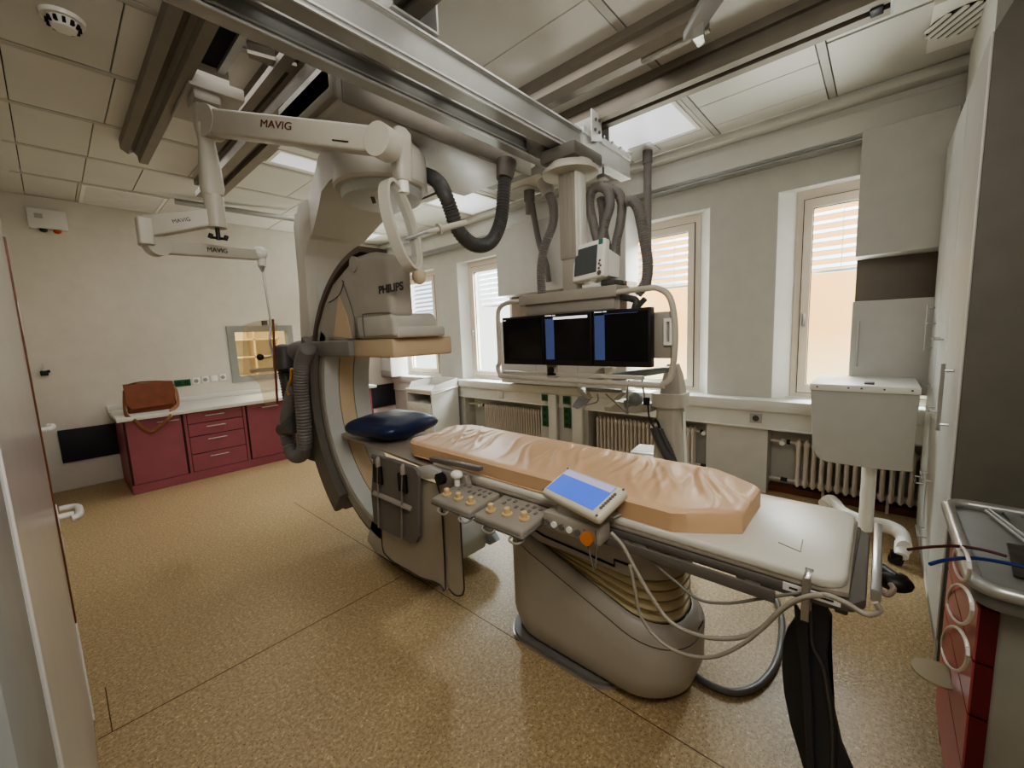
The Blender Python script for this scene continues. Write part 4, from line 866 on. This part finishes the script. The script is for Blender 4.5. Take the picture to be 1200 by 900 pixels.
for f in (.3, .6, .85): rg.append(rr3(HX, HY, RR, lambda x, y, f=f: .13 + (top(y) - .16 - .13) * f + .0))
rg.append(rr3(HX, HY, RR, lambda x, y: top(y) - .06))
rg.append(rr3(HX - .004, HY - .004, RR, lambda x, y: top(y) - .052))
rg.append(rr3(HX - .004, HY - .004, RR, lambda x, y: top(y) - .05))
rg += [rr3(HX - .028, HY - .03, RR - .02, lambda x, y: top(y) - .004), rr3(HX - .045, HY - .05, RR - .035, lambda x, y: top(y)), rr3(HX - .05, HY - .055, RR - .04, lambda x, y: top(y) - .03)]
cv.loft(rg).build('column_cover', mat('cover_grey', (178, 172, 160), .42, var=.02), tb, ang=60)
part(MB().loft([rr3(HX + .001, HY + .001, RR, lambda x, y: top(y) - .063), rr3(HX + .001, HY + .001, RR, lambda x, y: top(y) - .058)], cap=False).build('cover_joint', cdark_m, tb), 'dark joint line')
bw = []; nP = 5
for k in range(nP * 2 + 1):
    t = k / (nP * 2); off = .084 if k % 2 == 0 else .05
    bw.append(rr3(HX - off, HY - off - .01, RR - off * .9, lambda x, y, t=t: (top(y) - .02) * (1 - t) + max(.56, top(y) - .01) * t))
MB().loft(bw).build('bellows', bellow_m, tb, ang=20)
for k in range(1, nP * 2, 2):
    ring_ = bw[k]; MB().tube([V(p) for p in ring_] + [V(ring_[0])], .0035, n=5, smooth=0).build('pleat_edge', mat('pleat_brown', (150, 132, 96), .7), tb)  # dark rings drawn as crease shade so the pleats show
part(MB().loft([rr3(HX - .045, HY - .06, RR - .04, lambda x, y: top(y) - .012), rr3(HX - .045, HY - .06, RR - .04, lambda x, y: top(y) + .004)], cap=False).build('bellows_gap', rubber_m, tb), 'dark gap under bellows')
MB().loft([rr3(HX - .04, HY - .05, RR - .04, lambda x, y: z, 1.66, .97) for z in (.55, .655)]).loft([rr3(HX - .048, HY - .06, RR - .045, lambda x, y: z, 1.66, .97) for z in (.655, .665)]).loft([rr3(HX - .04, HY - .05, RR - .04, lambda x, y: z, 1.66, .97) for z in (.665, .745)]).build('upper_cover', mat('upper_cover_grey', (172, 167, 156), .45), tb)
sx = 1.66 - HX + .038
part(MB().tube([(sx, 1.38, .655), (sx, 1.25, .65), (sx, 1.23, .61), (sx, 1.15, .59), (sx, .78, .572), (sx, .78, .60), (sx, .70, .60)], .005, n=6, smooth=1).build('cover_seam', black_m, tb), 'stepped black seam')
MB().box((1.47, .3, .735), (1.83, 1.75, .785), .01).build('slide_carriage', cdark_m, tb)
# top plate, pad, head board
tp = [(1.33, .03), (1.32, .06), (1.31, 1.75), (1.34, 2.1), (1.375, 2.5), (1.40, 3.02), (1.43, 3.1), (1.74, 3.1), (1.78, 3.02), (1.82, 2.5), (1.85, 2.1), (1.87, 1.75), (1.87, .06), (1.85, .03)]
MB().prism([(x, y, .782) for x, y in [(1.33, .03), (1.315, .07), (1.31, 1.75), (1.87, 1.75), (1.865, .06), (1.85, .02)]], (0, 0, .03), .006).build('table_frame', cdark_m, tb)
MB().prism([(x, y, .815) for x, y in tp], (0, 0, .016), .003).build('table_board', carbon_m, tb)
ring = rrect(1.59, .935, .275, .9, .06, 6)
MB().prism([(x, y, .826) for x, y in ring], (0, 0, .034), .012, 3).build('table_pad', pad_m, tb)
part(MB().tube([(1.455, .21, .861), (1.43, .15, .861), (1.52, .155, .861)], .0016, n=5, smooth=1).build('pad_mark', mat('pad_scratch', (150, 148, 140), .6), tb), 'dark V-shaped mark')
ep = [(1.315, .07), (1.33, .02), (1.37, -.005), (1.81, -.005), (1.855, .02), (1.868, .07), (1.868, .3), (1.315, .3)]
MB().prism([(x, y, .775) for x, y in ep], (0, 0, .03), .008).box((1.35, .03, .75), (1.4, .06, .78), .006).build('end_plate', cdark_m, tb)
part(MB().box((1.36, -.034, .81), (1.84, -.012, .845), .004).build('end_rail', steel_m, tb), 'bright steel end rail')
MB().box((1.285, .19, .755), (1.297, 1.72, .79), .002).build('side_rail', cdark_m, tb)
for x, y in ((1.295, .25), (1.295, .6), (1.295, 1.0), (1.295, 1.4), (1.295, 1.7), (1.85, .25), (1.85, .8), (1.85, 1.4)): MB().box((x, y - .02, .76), (x + .035, y + .02, .785)).build('rail_spacer', cdark_m, tb, smooth=False)
MB().box((1.883, .19, .755), (1.895, 1.72, .79), .002).build('side_rail', cdark_m, tb)
part(MB().box((1.312, .045, .792), (1.3165, .175, .814)).build('type_plate', white_m, tb, smooth=False), 'white type plate')
MB().box((1.3112, .06, .800), (1.3122, .10, .806)).box((1.3112, .14, .800), (1.3122, .16, .806)).build('plate_mark', logo_m, tb, smooth=False)
text('logo', 'PHILIPS', .02, (1.66, .4985, .315), (1, 0, 0), (0, 0, 1), logo_m, tb)
for yy in (2.1, 2.4): MB().cyl((1.5, yy, .795), (1.5, yy, .816), .02).build('board_stud', black_m, tb)
# mattress with creased peach cover
mo = thing('mattress', 'long peach vinyl mattress with creased cover lying on the table', 'mattress', (1.6, 1.2, .86))
gy, gx = 230, 44; y0, y1 = .31, 2.13
def mhalf(y):
    h = .265
    if y < .50: h = .265 - .13 * ((.50 - y) / .19) ** 1.1
    if y > 2.02: h = .265 - .07 * ((y - 2.02) / .11) ** 2
    return h
bm_ = bmesh.new(); grid = []
rnd = [(random.uniform(.35, 2.1), random.uniform(.25, .75), random.uniform(.010, .019), random.uniform(.35, 1), random.uniform(.3, 1)) for _ in range(44)]
for j in range(gy + 1):
    y = y0 + (y1 - y0) * j / gy; row = []; h = mhalf(y)
    for i in range(gx + 1):
        u = i / gx * 2 - 1; x = 1.595 + .02 * (y - 1) + u * h
        w = 0
        for (cy_, sl, wd_, am, ln) in rnd:
            d = (y - cy_ - sl * (u * .27) * (.6 + .3 * ln)) + .03 * math.sin(u * 3 + ln * 9)
            w += am * .011 * math.exp(-(d / wd_) ** 2) * (.5 + .5 * math.tanh((u + .9 - ln * .6) * 3))
        w *= 1 - max(0, min(1, (u - .45) / .45)) * .85
        e = max(0, abs(u) - .9) / .1; ey = max(0, 1 - min(y - y0, y1 - y) / .03)
        z = .94 + w * (1 - e) - .012 * e * e - .01 * ey * ey
        row.append(bm_.verts.new((x, y, z)))
    grid.append(row)
bot = []
for j in range(gy + 1):
    y = y0 + (y1 - y0) * j / gy; h = mhalf(y) * .985
    bot.append((bm_.verts.new((1.595 + .02 * (y - 1) - h, y, .861)), bm_.verts.new((1.595 + .02 * (y - 1) + h, y, .861))))
for j in range(gy):
    for i in range(gx): bm_.faces.new([grid[j][i], grid[j][i + 1], grid[j + 1][i + 1], grid[j + 1][i]])
    bm_.faces.new([bot[j][0], grid[j][0], grid[j + 1][0], bot[j + 1][0]]); bm_.faces.new([grid[j][-1], bot[j][1], bot[j + 1][1], grid[j + 1][-1]])
    bm_.faces.new([bot[j][0], bot[j + 1][0], bot[j + 1][1], bot[j][1]])
for j in (0, gy): bm_.faces.new([bot[j][0]] + grid[j] + [bot[j][1]])
k = MB(); k.bm.free(); k.bm = bm_
k.build('mattress_cover', sheet_m, mo, ang=50)
MB().tube([(1.34, .52, .866), (1.33, 1.0, .866), (1.34, 2.0, .866)], .004, n=6).build('piping', sheet_m, mo)
# pillow
pc = px(452, 492, 'z', .91); pil = []
pb = MB(); N1, N2 = 32, 24
def pill(u, v):
    a = 2 * PI * u; e = v * PI - PI / 2
    ce_ = math.copysign(abs(math.cos(e)) ** .7, math.cos(e)); se = math.sin(e)
    fx = math.copysign(abs(math.cos(a)) ** .55, math.cos(a)); fy = math.copysign(abs(math.sin(a)) ** .55, math.sin(a))
    x = .275 * ce_ * fx * (1 + .1 * abs(fx * fy) ** 2); y = .265 * ce_ * fy * (1 + .1 * abs(fx * fy) ** 2); th = .085 * se * (1 - .25 * abs(fx * ce_) ** 3)
    th += .006 * math.sin(9 * x * 4 + 3 * y * 5) * ce_
    return x, y, th
for j in range(1, N2): pil.append([V(pill(i / N1, j / N2)) for i in range(N1)])
Rm = Matrix.Translation((1.615, 2.66, .922)) @ Matrix.Rotation(math.radians(10), 4, 'Z')
pb.loft([[Rm @ p for p in r] for r in pil])
pl = pb.build('pillow', navy_m, ang=80); tag(pl, 'dark navy vinyl pillow at the head end of the table', 'pillow')
# control modules and tablet on the near rail
def module(label, x0, x1, y0, y1, stick):
    t = thing('control_module', label, 'control panel', ((x0 + x1) / 2, (y0 + y1) / 2, .76), 'control modules on the table rail')
    M = Matrix.Translation(((x0 + x1) / 2, (y0 + y1) / 2, .80)) @ Matrix.Rotation(math.radians(-7), 4, 'Y')
    hx, hy = (x1 - x0) / 2, (y1 - y0) / 2
    MB().box((-hx, -hy, -.028), (hx, hy, .014), .012, 3, M).box((hx - .02, -.05, -.05), (hx + .02, .05, 0), .006, 2, M).build('module_case', mat('module_grey', (146, 140, 128), .45), t)
    MB().box((-hx - .003, -hy - .003, -.018), (hx, hy + .003, -.008), .004, 1, M).build('bumper', cdark_m, t)
    for k in range(3):
        c = M @ V((-hx + .06 + .01 * k * (1 if not stick else 0), hy - .05 - k * (hy * .62), .014))
        MB().cyl(c, c + V((0, 0, .008)), .022, n=18).cyl(c + V((0, 0, .006)), c + V((0, 0, .028)), .012, .0135, n=14).ball(c + V((0, 0, .028)), .0135, (1, 1, .5)).build('joystick', mat('joystick_cream', (212, 184, 138), .45), t)
    b = MB()
    for i in range(2):
        for j in range(6):
            if (i + j) % 5 != 4: b.box((hx * .25 + i * .035, -hy + .03 + j * (hy * 2 - .06) / 6, .013), (hx * .25 + i * .035 + .018, -hy + .03 + j * (hy * 2 - .06) / 6 + .014, .019), .002, 1, M)
    b.build('buttons', mat('button_grey', (116, 110, 104), .5), t)
    if stick:
        c = M @ V((hx * .5, hy - .02, .014)); MB().cyl(c, c + V((0, 0, .05)), .014).ball(c + V((0, 0, .055)), .028, (1, 1.2, .8)).build('grip_knob', white_m, t)
    MB().tube([M @ V(p) for p in ((-hx + .02, hy - .06, -.01), (-hx - .012, hy - .06, -.028), (-hx - .016, hy - .09, -.034), (-hx - .012, hy - .12, -.028), (-hx + .02, hy - .12, -.01))], .005, n=8).build('guard_loop', mat('module_grey', (146, 140, 128)), t)
    MB().tube([M @ V(p) for p in ((-hx + .02, -hy + .05, -.01), (-hx - .012, -hy + .06, -.028), (-hx - .012, -hy + .02, -.034), (-hx + .02, -hy + .01, -.03))], .005, n=8).build('guard_loop', mat('module_grey', (146, 140, 128)), t)
module('grey control module with white grip knob, nearer the pillow end', 1.10, 1.30, 1.27, 1.535, True)
module('grey control module with cream joysticks, beside the blue touch screen', 1.10, 1.30, .975, 1.245, False)
tt = thing('touch_screen', 'tilted cream touch screen with blue display on the table edge', 'touch screen', (1.27, .82, .9))
a_, b_, c_, d_ = px(628, 573, 'z', .925), px(670, 548, 'z', .99), px(738, 575, 'z', .99), px(697, 605, 'z', .925)
ux = (d_ - a_ + c_ - b_).normalized(); uy = (b_ - a_ + c_ - d_); uy = (uy - ux * uy.dot(ux)).normalized(); uz = ux.cross(uy)
Wd = ((d_ - a_).length + (c_ - b_).length) / 4; Hh = ((b_ - a_).length + (c_ - d_).length) / 4
Mt = Matrix((ux, uy, uz)).transposed().to_4x4(); Mt.translation = (a_ + b_ + c_ + d_) / 4
MB().box((-Wd, -Hh, -.04), (Wd, Hh, 0), .016, 3, Mt).build('screen_case', mat('tablet_cream', (206, 200, 182), .4), tt)
part(MB().box((-Wd + .018, -Hh + .022, -.002), (Wd - .038, Hh - .014, .0015), 0, 2, Mt).build('display', sblue_m, tt, smooth=False), 'blue display')
part(MB().box((-Wd + .02, Hh - .046, .001), (Wd - .04, Hh - .016, .0025), 0, 2, Mt).build('header_strip', slav_m, tt, smooth=False), 'pale header strip')
b = MB()
for k in range(7): 
    c = Mt @ V((Wd - .02, -Hh + .045 + k * (2 * Hh - .09) / 6, 0)); b.cyl(c, c + uz * .004, .006, n=10)
for sx_, sy_ in ((-1, -1), (-1, 1), (1, -1), (1, 1)):
    c = Mt @ V((sx_ * (Wd - .01), sy_ * (Hh - .011), 0)); b.cyl(c, c + uz * .002, .005, n=8)
b.build('buttons', cdark_m, tt)
MB().box((1.20, .70, .79), (1.28, .95, .86), .01).box((1.26, .74, .78), (1.33, .92, .84), .006).box((1.22, .74, .85), (1.30, .9, .92), .01).build('screen_bracket', cgrey_m, tt)
for k in range(5): MB().cyl((1.192, .93 - k * .035, .82), (1.215, .93 - k * .035, .82), .012, n=12).build('cable_plug', white_m if k % 2 else cdark_m, tt)
MB().cyl((1.18, .745, .815), (1.21, .745, .815), .024, n=18).build('orange_socket', mat('orange_plug', (206, 130, 74), .5), tt)
MB().prism(P([(705, 597), (722, 589), (735, 601), (718, 608)], 'z', .87), (0, 0, .005)).build('bracket_plate', alul_m, tt, smooth=False)
# lead curtains on the near rail
ls = thing('lead_curtain', 'grey hanging lead curtain with strapped armboard on the table rail near the pillow', 'radiation shield', (1.26, 1.95, .25))
def sheet(name, pts, x, m, t=.008, label=None, par=ls):
    o = MB().prism(P(pts, 'x', x), (t, 0, 0), .002, 1).build(name, m, par, smooth=False); 
    return part(o, label) if label else o
sheet('curtain_flap', [(444, 556), (470, 550), (500, 563), (512, 567), (516, 580), (519, 620), (522, 690), (517, 686), (507, 681), (493, 677), (478, 668), (462, 659), (452, 650), (448, 640), (446, 600)], 1.275, shield_m)
sheet('curtain_strip', [(514, 575), (538, 580), (541, 640), (544, 690), (540, 698), (533, 697), (526, 690), (522, 678), (518, 620)], 1.283, shield_m)
dk_ = mat('flap_edge', (70, 64, 58), .6)
MB().tube(P([(446, 600), (448, 640), (452, 650), (462, 659), (478, 668), (493, 677), (507, 681), (517, 686), (522, 690), (519, 620), (516, 580), (512, 567)], 'x', 1.274), .004, n=6, smooth=2).build('curtain_edge', dk_, ls)
MB().tube(P([(538, 580), (541, 640), (544, 690), (540, 698), (533, 697), (526, 690)], 'x', 1.282), .004, n=6, smooth=2).build('curtain_edge', dk_, ls)
sheet('armboard', [(437, 538), (441, 534), (486, 549), (490, 558), (490, 630), (487, 637), (480, 637), (444, 619), (438, 612), (435, 580)], 1.235, shieldg_m, .02, 'darker grey armboard')
for l in ([(443, 543), (443, 580), (444, 617)], [(472, 551), (471, 590), (471, 630)], [(438, 577), (460, 586), (482, 596)]):
    MB().tube(P(l, 'x', 1.23), .017, n=8, flat=.35, smooth=2).build('strap', strap_m, ls)
for l in ((443, 556), (472, 566)): MB().box(px(l[0] - 2.5, l[1] + 8, 'x', 1.232), px(l[0] + 2.5, l[1] - 8, 'x', 1.222), .003).build('buckle', black_m, ls)
for l in ((443, 543), (472, 552)): MB().tube([px(l[0], l[1] + 4, 'x', 1.225), px(l[0], l[1] - 5, 'x', 1.23), px(l[0] + 3, l[1] - 5, 'x', 1.26), px(l[0] + 3, l[1] + 4, 'x', 1.262)], .014, n=8).build('hook', strap_m, ls)
MB().tube(P([(437, 535), (460, 540), (486, 549)], 'x', 1.25), .015, n=8).build('top_bar', cdark_m, ls)
MB().prism(P([(484, 549), (500, 546), (513, 552), (514, 562), (500, 562), (486, 557)], 'x', 1.25), (.03, 0, 0), .004).build('hinge_block', alul_m, ls)
MB().prism(P([(500, 546), (545, 558), (548, 570), (540, 580), (512, 576), (512, 562), (500, 556)], 'x', 1.275), (.03, 0, 0), .004).build('rail_bracket', strap_m, ls)
q = px(519, 560, 'x', 1.27); MB().cyl(q, q - V((.03, 0, 0)), .032, n=8).build('bracket_knob', black_m, ls)
MB().prism(P([(503, 536), (561, 548), (561, 553), (503, 541)], 'x', 1.275), (.03, 0, 0), .003).build('support_arm', cdark_m, ls)
# black lower shield at the foot end
bs = thing('lower_shield', 'tall black vinyl lower shield hanging at the foot end of the table', 'radiation shield', (1.33, .1, .05))
def bpoly(name, l, x, t, label=None):
    p = [(860 + .3668 * a, 570 + .3667 * b) for a, b in l]
    return sheet(name, p, x, blackm2, t, label, bs)
bpoly('shield_panel', [(195, 420), (170, 455), (157, 500), (153, 580), (160, 660), (180, 760), (215, 880), (240, 960), (320, 960), (300, 800), (260, 600), (230, 440)], 1.40, .02)
bpoly('shield_panel', [(190, 368), (235, 440), (243, 600), (250, 720), (256, 960), (236, 960), (228, 800), (215, 600), (200, 470)], 1.315, .012)
bpoly('shield_panel', [(226, 360), (262, 358), (284, 366), (302, 385), (304, 470), (296, 540), (310, 640), (322, 720), (326, 800), (330, 960), (250, 960), (246, 760), (240, 600), (232, 470)], 1.345, .012)
bpoly('shield_panel', [(300, 400), (313, 420), (312, 500), (300, 580), (312, 680), (345, 830), (400, 960), (330, 960), (318, 720), (296, 540)], 1.36, .02)
MB().tube([px(860 + .3668 * a, 570 + .3667 * b, 'x', 1.34) for a, b in ((243, 365), (246, 440), (252, 510), (284, 580), (302, 680), (312, 760), (314, 850), (312, 960))], .005, n=6).build('shield_edge', hosed_m, bs)
MB().box(px(943, 712, 'x', 1.33), px(948.5, 680, 'x', 1.27), .003).build('rail_hook', steel_m, bs)
# hand switch
hsw = MB().tube(P([(1032, 670), (1040, 676), (1050, 683), (1055, 681)], 'z', .70), .03, n=10).ball(px(1048, 682, 'z', .7), .04, (1, 1.2, .7)).build('hand_switch', black_m)
tag(hsw, 'black hand switch hanging at the foot end of the table beside the end rail', 'hand switch')
MB().tube(P([(1032, 692), (1040, 697), (1047, 691), (1044, 685)], 'z', .72), .008, n=8).build('switch_cord', mat('beige_cord', (166, 150, 132), .5), hsw)
# cables
def cable(label, pts, r, m, name='cable'):
    return tag(MB().tube(pts, r, n=10, smooth=8).build(name, m), label, 'cable')
wc = mat('cable_grey', (158, 151, 138), .45); wc2 = mat('cable_mid_grey', (128, 124, 118), .45)
cable('pale grey cable from the touch screen, upper one of the two sagging loops', P([(716, 624), (730, 640), (745, 668), (762, 697), (785, 728), (820, 745), (860, 748), (890, 738), (915, 715), (940, 701)], 'x', 1.2) + P([(965, 697), (990, 706), (1015, 720), (1031, 716), (1026, 706)], 'x', 1.27), .0065, wc)
cable('pale grey cable from the touch screen, lower one of the two sagging loops', P([(738, 662), (744, 690), (751, 722), (772, 750), (800, 766), (835, 770), (868, 756), (895, 735), (918, 712), (942, 700), (965, 698)], 'x', 1.19), .0055, wc)
cable('thin darker cable running level behind the two sagging pale cables', P([(733, 634), (760, 655), (790, 680), (818, 702), (850, 707), (890, 702), (930, 696), (960, 696)], 'x', 1.3), .0045, wc2)
cable('thin wire loop hanging below the touch screen', P([(684, 620), (690, 645), (697, 668), (699, 640), (698, 622)], 'x', 1.2), .0028, wc2)
fl_ = P([(800, 776), (818, 794), (845, 808), (868, 811), (890, 802), (907, 781), (915, 755), (916, 725), (908, 700), (893, 682), (872, 668), (850, 658), (838, 650)], 'z', .016)
cable('thick grey power cable curving over the floor beside the table foot', fl_, .015, mat('power_cable_grey', (112, 112, 112), .35), 'power_cable')
# ================================================================== RIGHT SIDE
wt_ = thing('wheeled_table', 'grey wheeled side table with folded-down board, in front of the nearest radiator', 'side table', (3.5, .05, 0))
sheet('hanging_board', [(950, 453), (1079, 457), (1069, 553), (1040, 551), (1000, 546), (968, 541), (957, 535), (952, 522)], 3.45, lgrey_m, .02, None, wt_)
tl, trr = px(949, 449, 'x', 3.45), px(1080, 454, 'x', 3.45)
MB().box((3.435, trr.y, tl.z - .045), (4.0, tl.y, tl.z), .006).build('table_top', white_m, wt_)
m = MB()
for f in (.07, .3, .5, .62, .92):
    y = trr.y + (tl.y - trr.y) * f; m.cyl((3.433, y, tl.z - .02), (3.437, y, tl.z - .02), .006, n=8)
m.build('screws', cdark_m, wt_)
m = MB().box((3.5, .02, tl.z), (3.56, .07, tl.z + .012), .003); m.build('top_latch', cdark_m, wt_)
pb_ = px(1015, 605, 'x', 3.6)
MB().cyl((3.6, pb_.y, .1), (3.6, pb_.y, tl.z - .05), .04, n=20).box((3.5, pb_.y - .06, tl.z - .07), (3.7, pb_.y + .06, tl.z - .04), .006).build('post', white_m, wt_)
MB().tube([px(966, 592, 'z', .12), px(975, 587, 'z', .14), px(990, 602, 'z', .14), px(1015, 612, 'z', .14), px(1040, 617, 'z', .14), px(1056, 626, 'z', .13), px(1060, 642, 'z', .12)], .048, n=12, flat=.8).cyl(px(1058, 637, 'z', .12), px(1056, 652, 'z', .07), .04, .035).build('curved_base', white_m, wt_)
for x, y in ((1050, 655), (968, 600)):
    q = px(x, y, 'z', .035); MB().cyl(q + V((-.012, -.025, 0)), q + V((.012, .025, 0)), .034, n=18).box(q + V((-.03, -.03, .01)), q + V((.03, .03, .05)), .01).build('caster', black_m, wt_)
# red trolley
rt = thing('drawer_trolley', 'red drawer trolley with grey rimmed top, bottom right corner by the tall closets', 'trolley', (1.75, -.5, 0))
TX0, TX1, TY, TZ = 1.46, 2.02, -.215, .9
MB().box((TX0 + .02, -.78, .12), (TX1 - .02, TY - .035, .84), .008).build('trolley_body', mat('trolley_grey', (150, 148, 138), .55), rt)
zs = [.13, .36, .52, .67, .82]
for k, (z0, z1) in enumerate(zip(zs, zs[1:])):
    d = MB().box((TX0 + .012, TY - .036, z0 + .003), (TX1 - .012, TY - .004, z1 - .003)).build('drawer', redd_m, rt, smooth=False)
    part(MB().box((TX0 + .014, TY - .006, z0 + .004), (TX1 - .014, TY, z1 - .004)).build('drawer_front', red_m, d), 'lighter red front')
hm = glass('clear_handle', (238, 236, 232), .35, .1)
for cxp, cyp, rx, ry in ((1127, 660, 9, 20), (1125, 708, 14, 23), (1119, 760, 15, 26)):
    pts = []
    for t in range(25):
        a = 2 * PI * t / 24; q = px(cxp + rx * math.cos(a) - 3 * math.sin(a) * -1, cyp + ry * math.sin(a), 'y', TY + .02 + .02 * math.cos(a)); pts.append(q)
    MB().tube(pts, .004, n=8, smooth=0).build('drawer_handle', mat('handle_white', (226, 222, 216), .3), rt)
b = MB()
rim = rrect(1.74, -.5, .315, .3, .05, 6)
MB().prism([(x, y, .84) for x, y in rim], (0, 0, .045), .01).build('trolley_top', mat('trolley_top_grey', (120, 120, 116), .4), rt)
part(MB().tube([(x, y, .893) for x, y in rim] + [(rim[0][0], rim[0][1], .893)], .017, n=10, smooth=0).build('top_rim', mat('rim_silver', (176, 176, 172), .3, .5), rt), 'silver rim')
q = (px(1075, 780, 'z', .42) + px(1125, 802, 'z', .42)) / 2
MB().cyl(q, q + V((0, 0, .006)), .062, n=32).build('side_tray', glass('clear_tray', (214, 206, 180), .45), rt)
MB().box(q + V((-.02, -.07, -.02)), q + V((.02, 0, 0)), .004).build('tray_bracket', white_m, rt)
for x in (TX0 + .08, TX1 - .06):
    for y in (-.28, -.72): MB().cyl((x - .015, y, .055), (x + .015, y, .055), .055, n=20).box((x - .025, y - .03, .06), (x + .025, y + .03, .13), .008).build('caster', black_m, rt)
sv = MB().prism(P([(1166, 593), (1180, 594), (1206, 615), (1206, 634)], 'z', .889), (0, 0, .006), .001, 1).build('instrument_packet', mat('grey_film', (128, 130, 126), .25, .2))
tag(sv, 'flat grey film packet with two bright metal strips on the trolley top', 'packet')
MB().tube(P([(1158, 596), (1206, 632)], 'z', .9), .004, n=6, smooth=0).tube(P([(1155, 598), (1206, 638)], 'z', .9), .004, n=6, smooth=0).build('metal_strip', alul_m, sv)
lf = MB().prism(P([(1179, 638), (1204, 642), (1204, 680), (1188, 676)], 'z', .889), (0, 0, .006), .001, 1).build('brochure', mat('dark_leaflet', (62, 56, 50), .4, var=.5, scale=30)); tag(lf, 'dark printed leaflet on the trolley top under the two wires', 'leaflet')
tag(MB().tube(P([(1064, 644), (1090, 641), (1120, 640), (1150, 644), (1180, 652)], 'z', .93), .004, n=8).build('guide_wire', wirer_m), 'thin dark red wire sticking out over the trolley edge', 'wire')
tag(MB().tube(P([(1090, 661), (1110, 656), (1140, 654), (1175, 659), (1215, 668)], 'z', .94), .0045, n=8).build('guide_wire', wireb_m), 'thin blue wire sticking out over the trolley edge', 'wire')
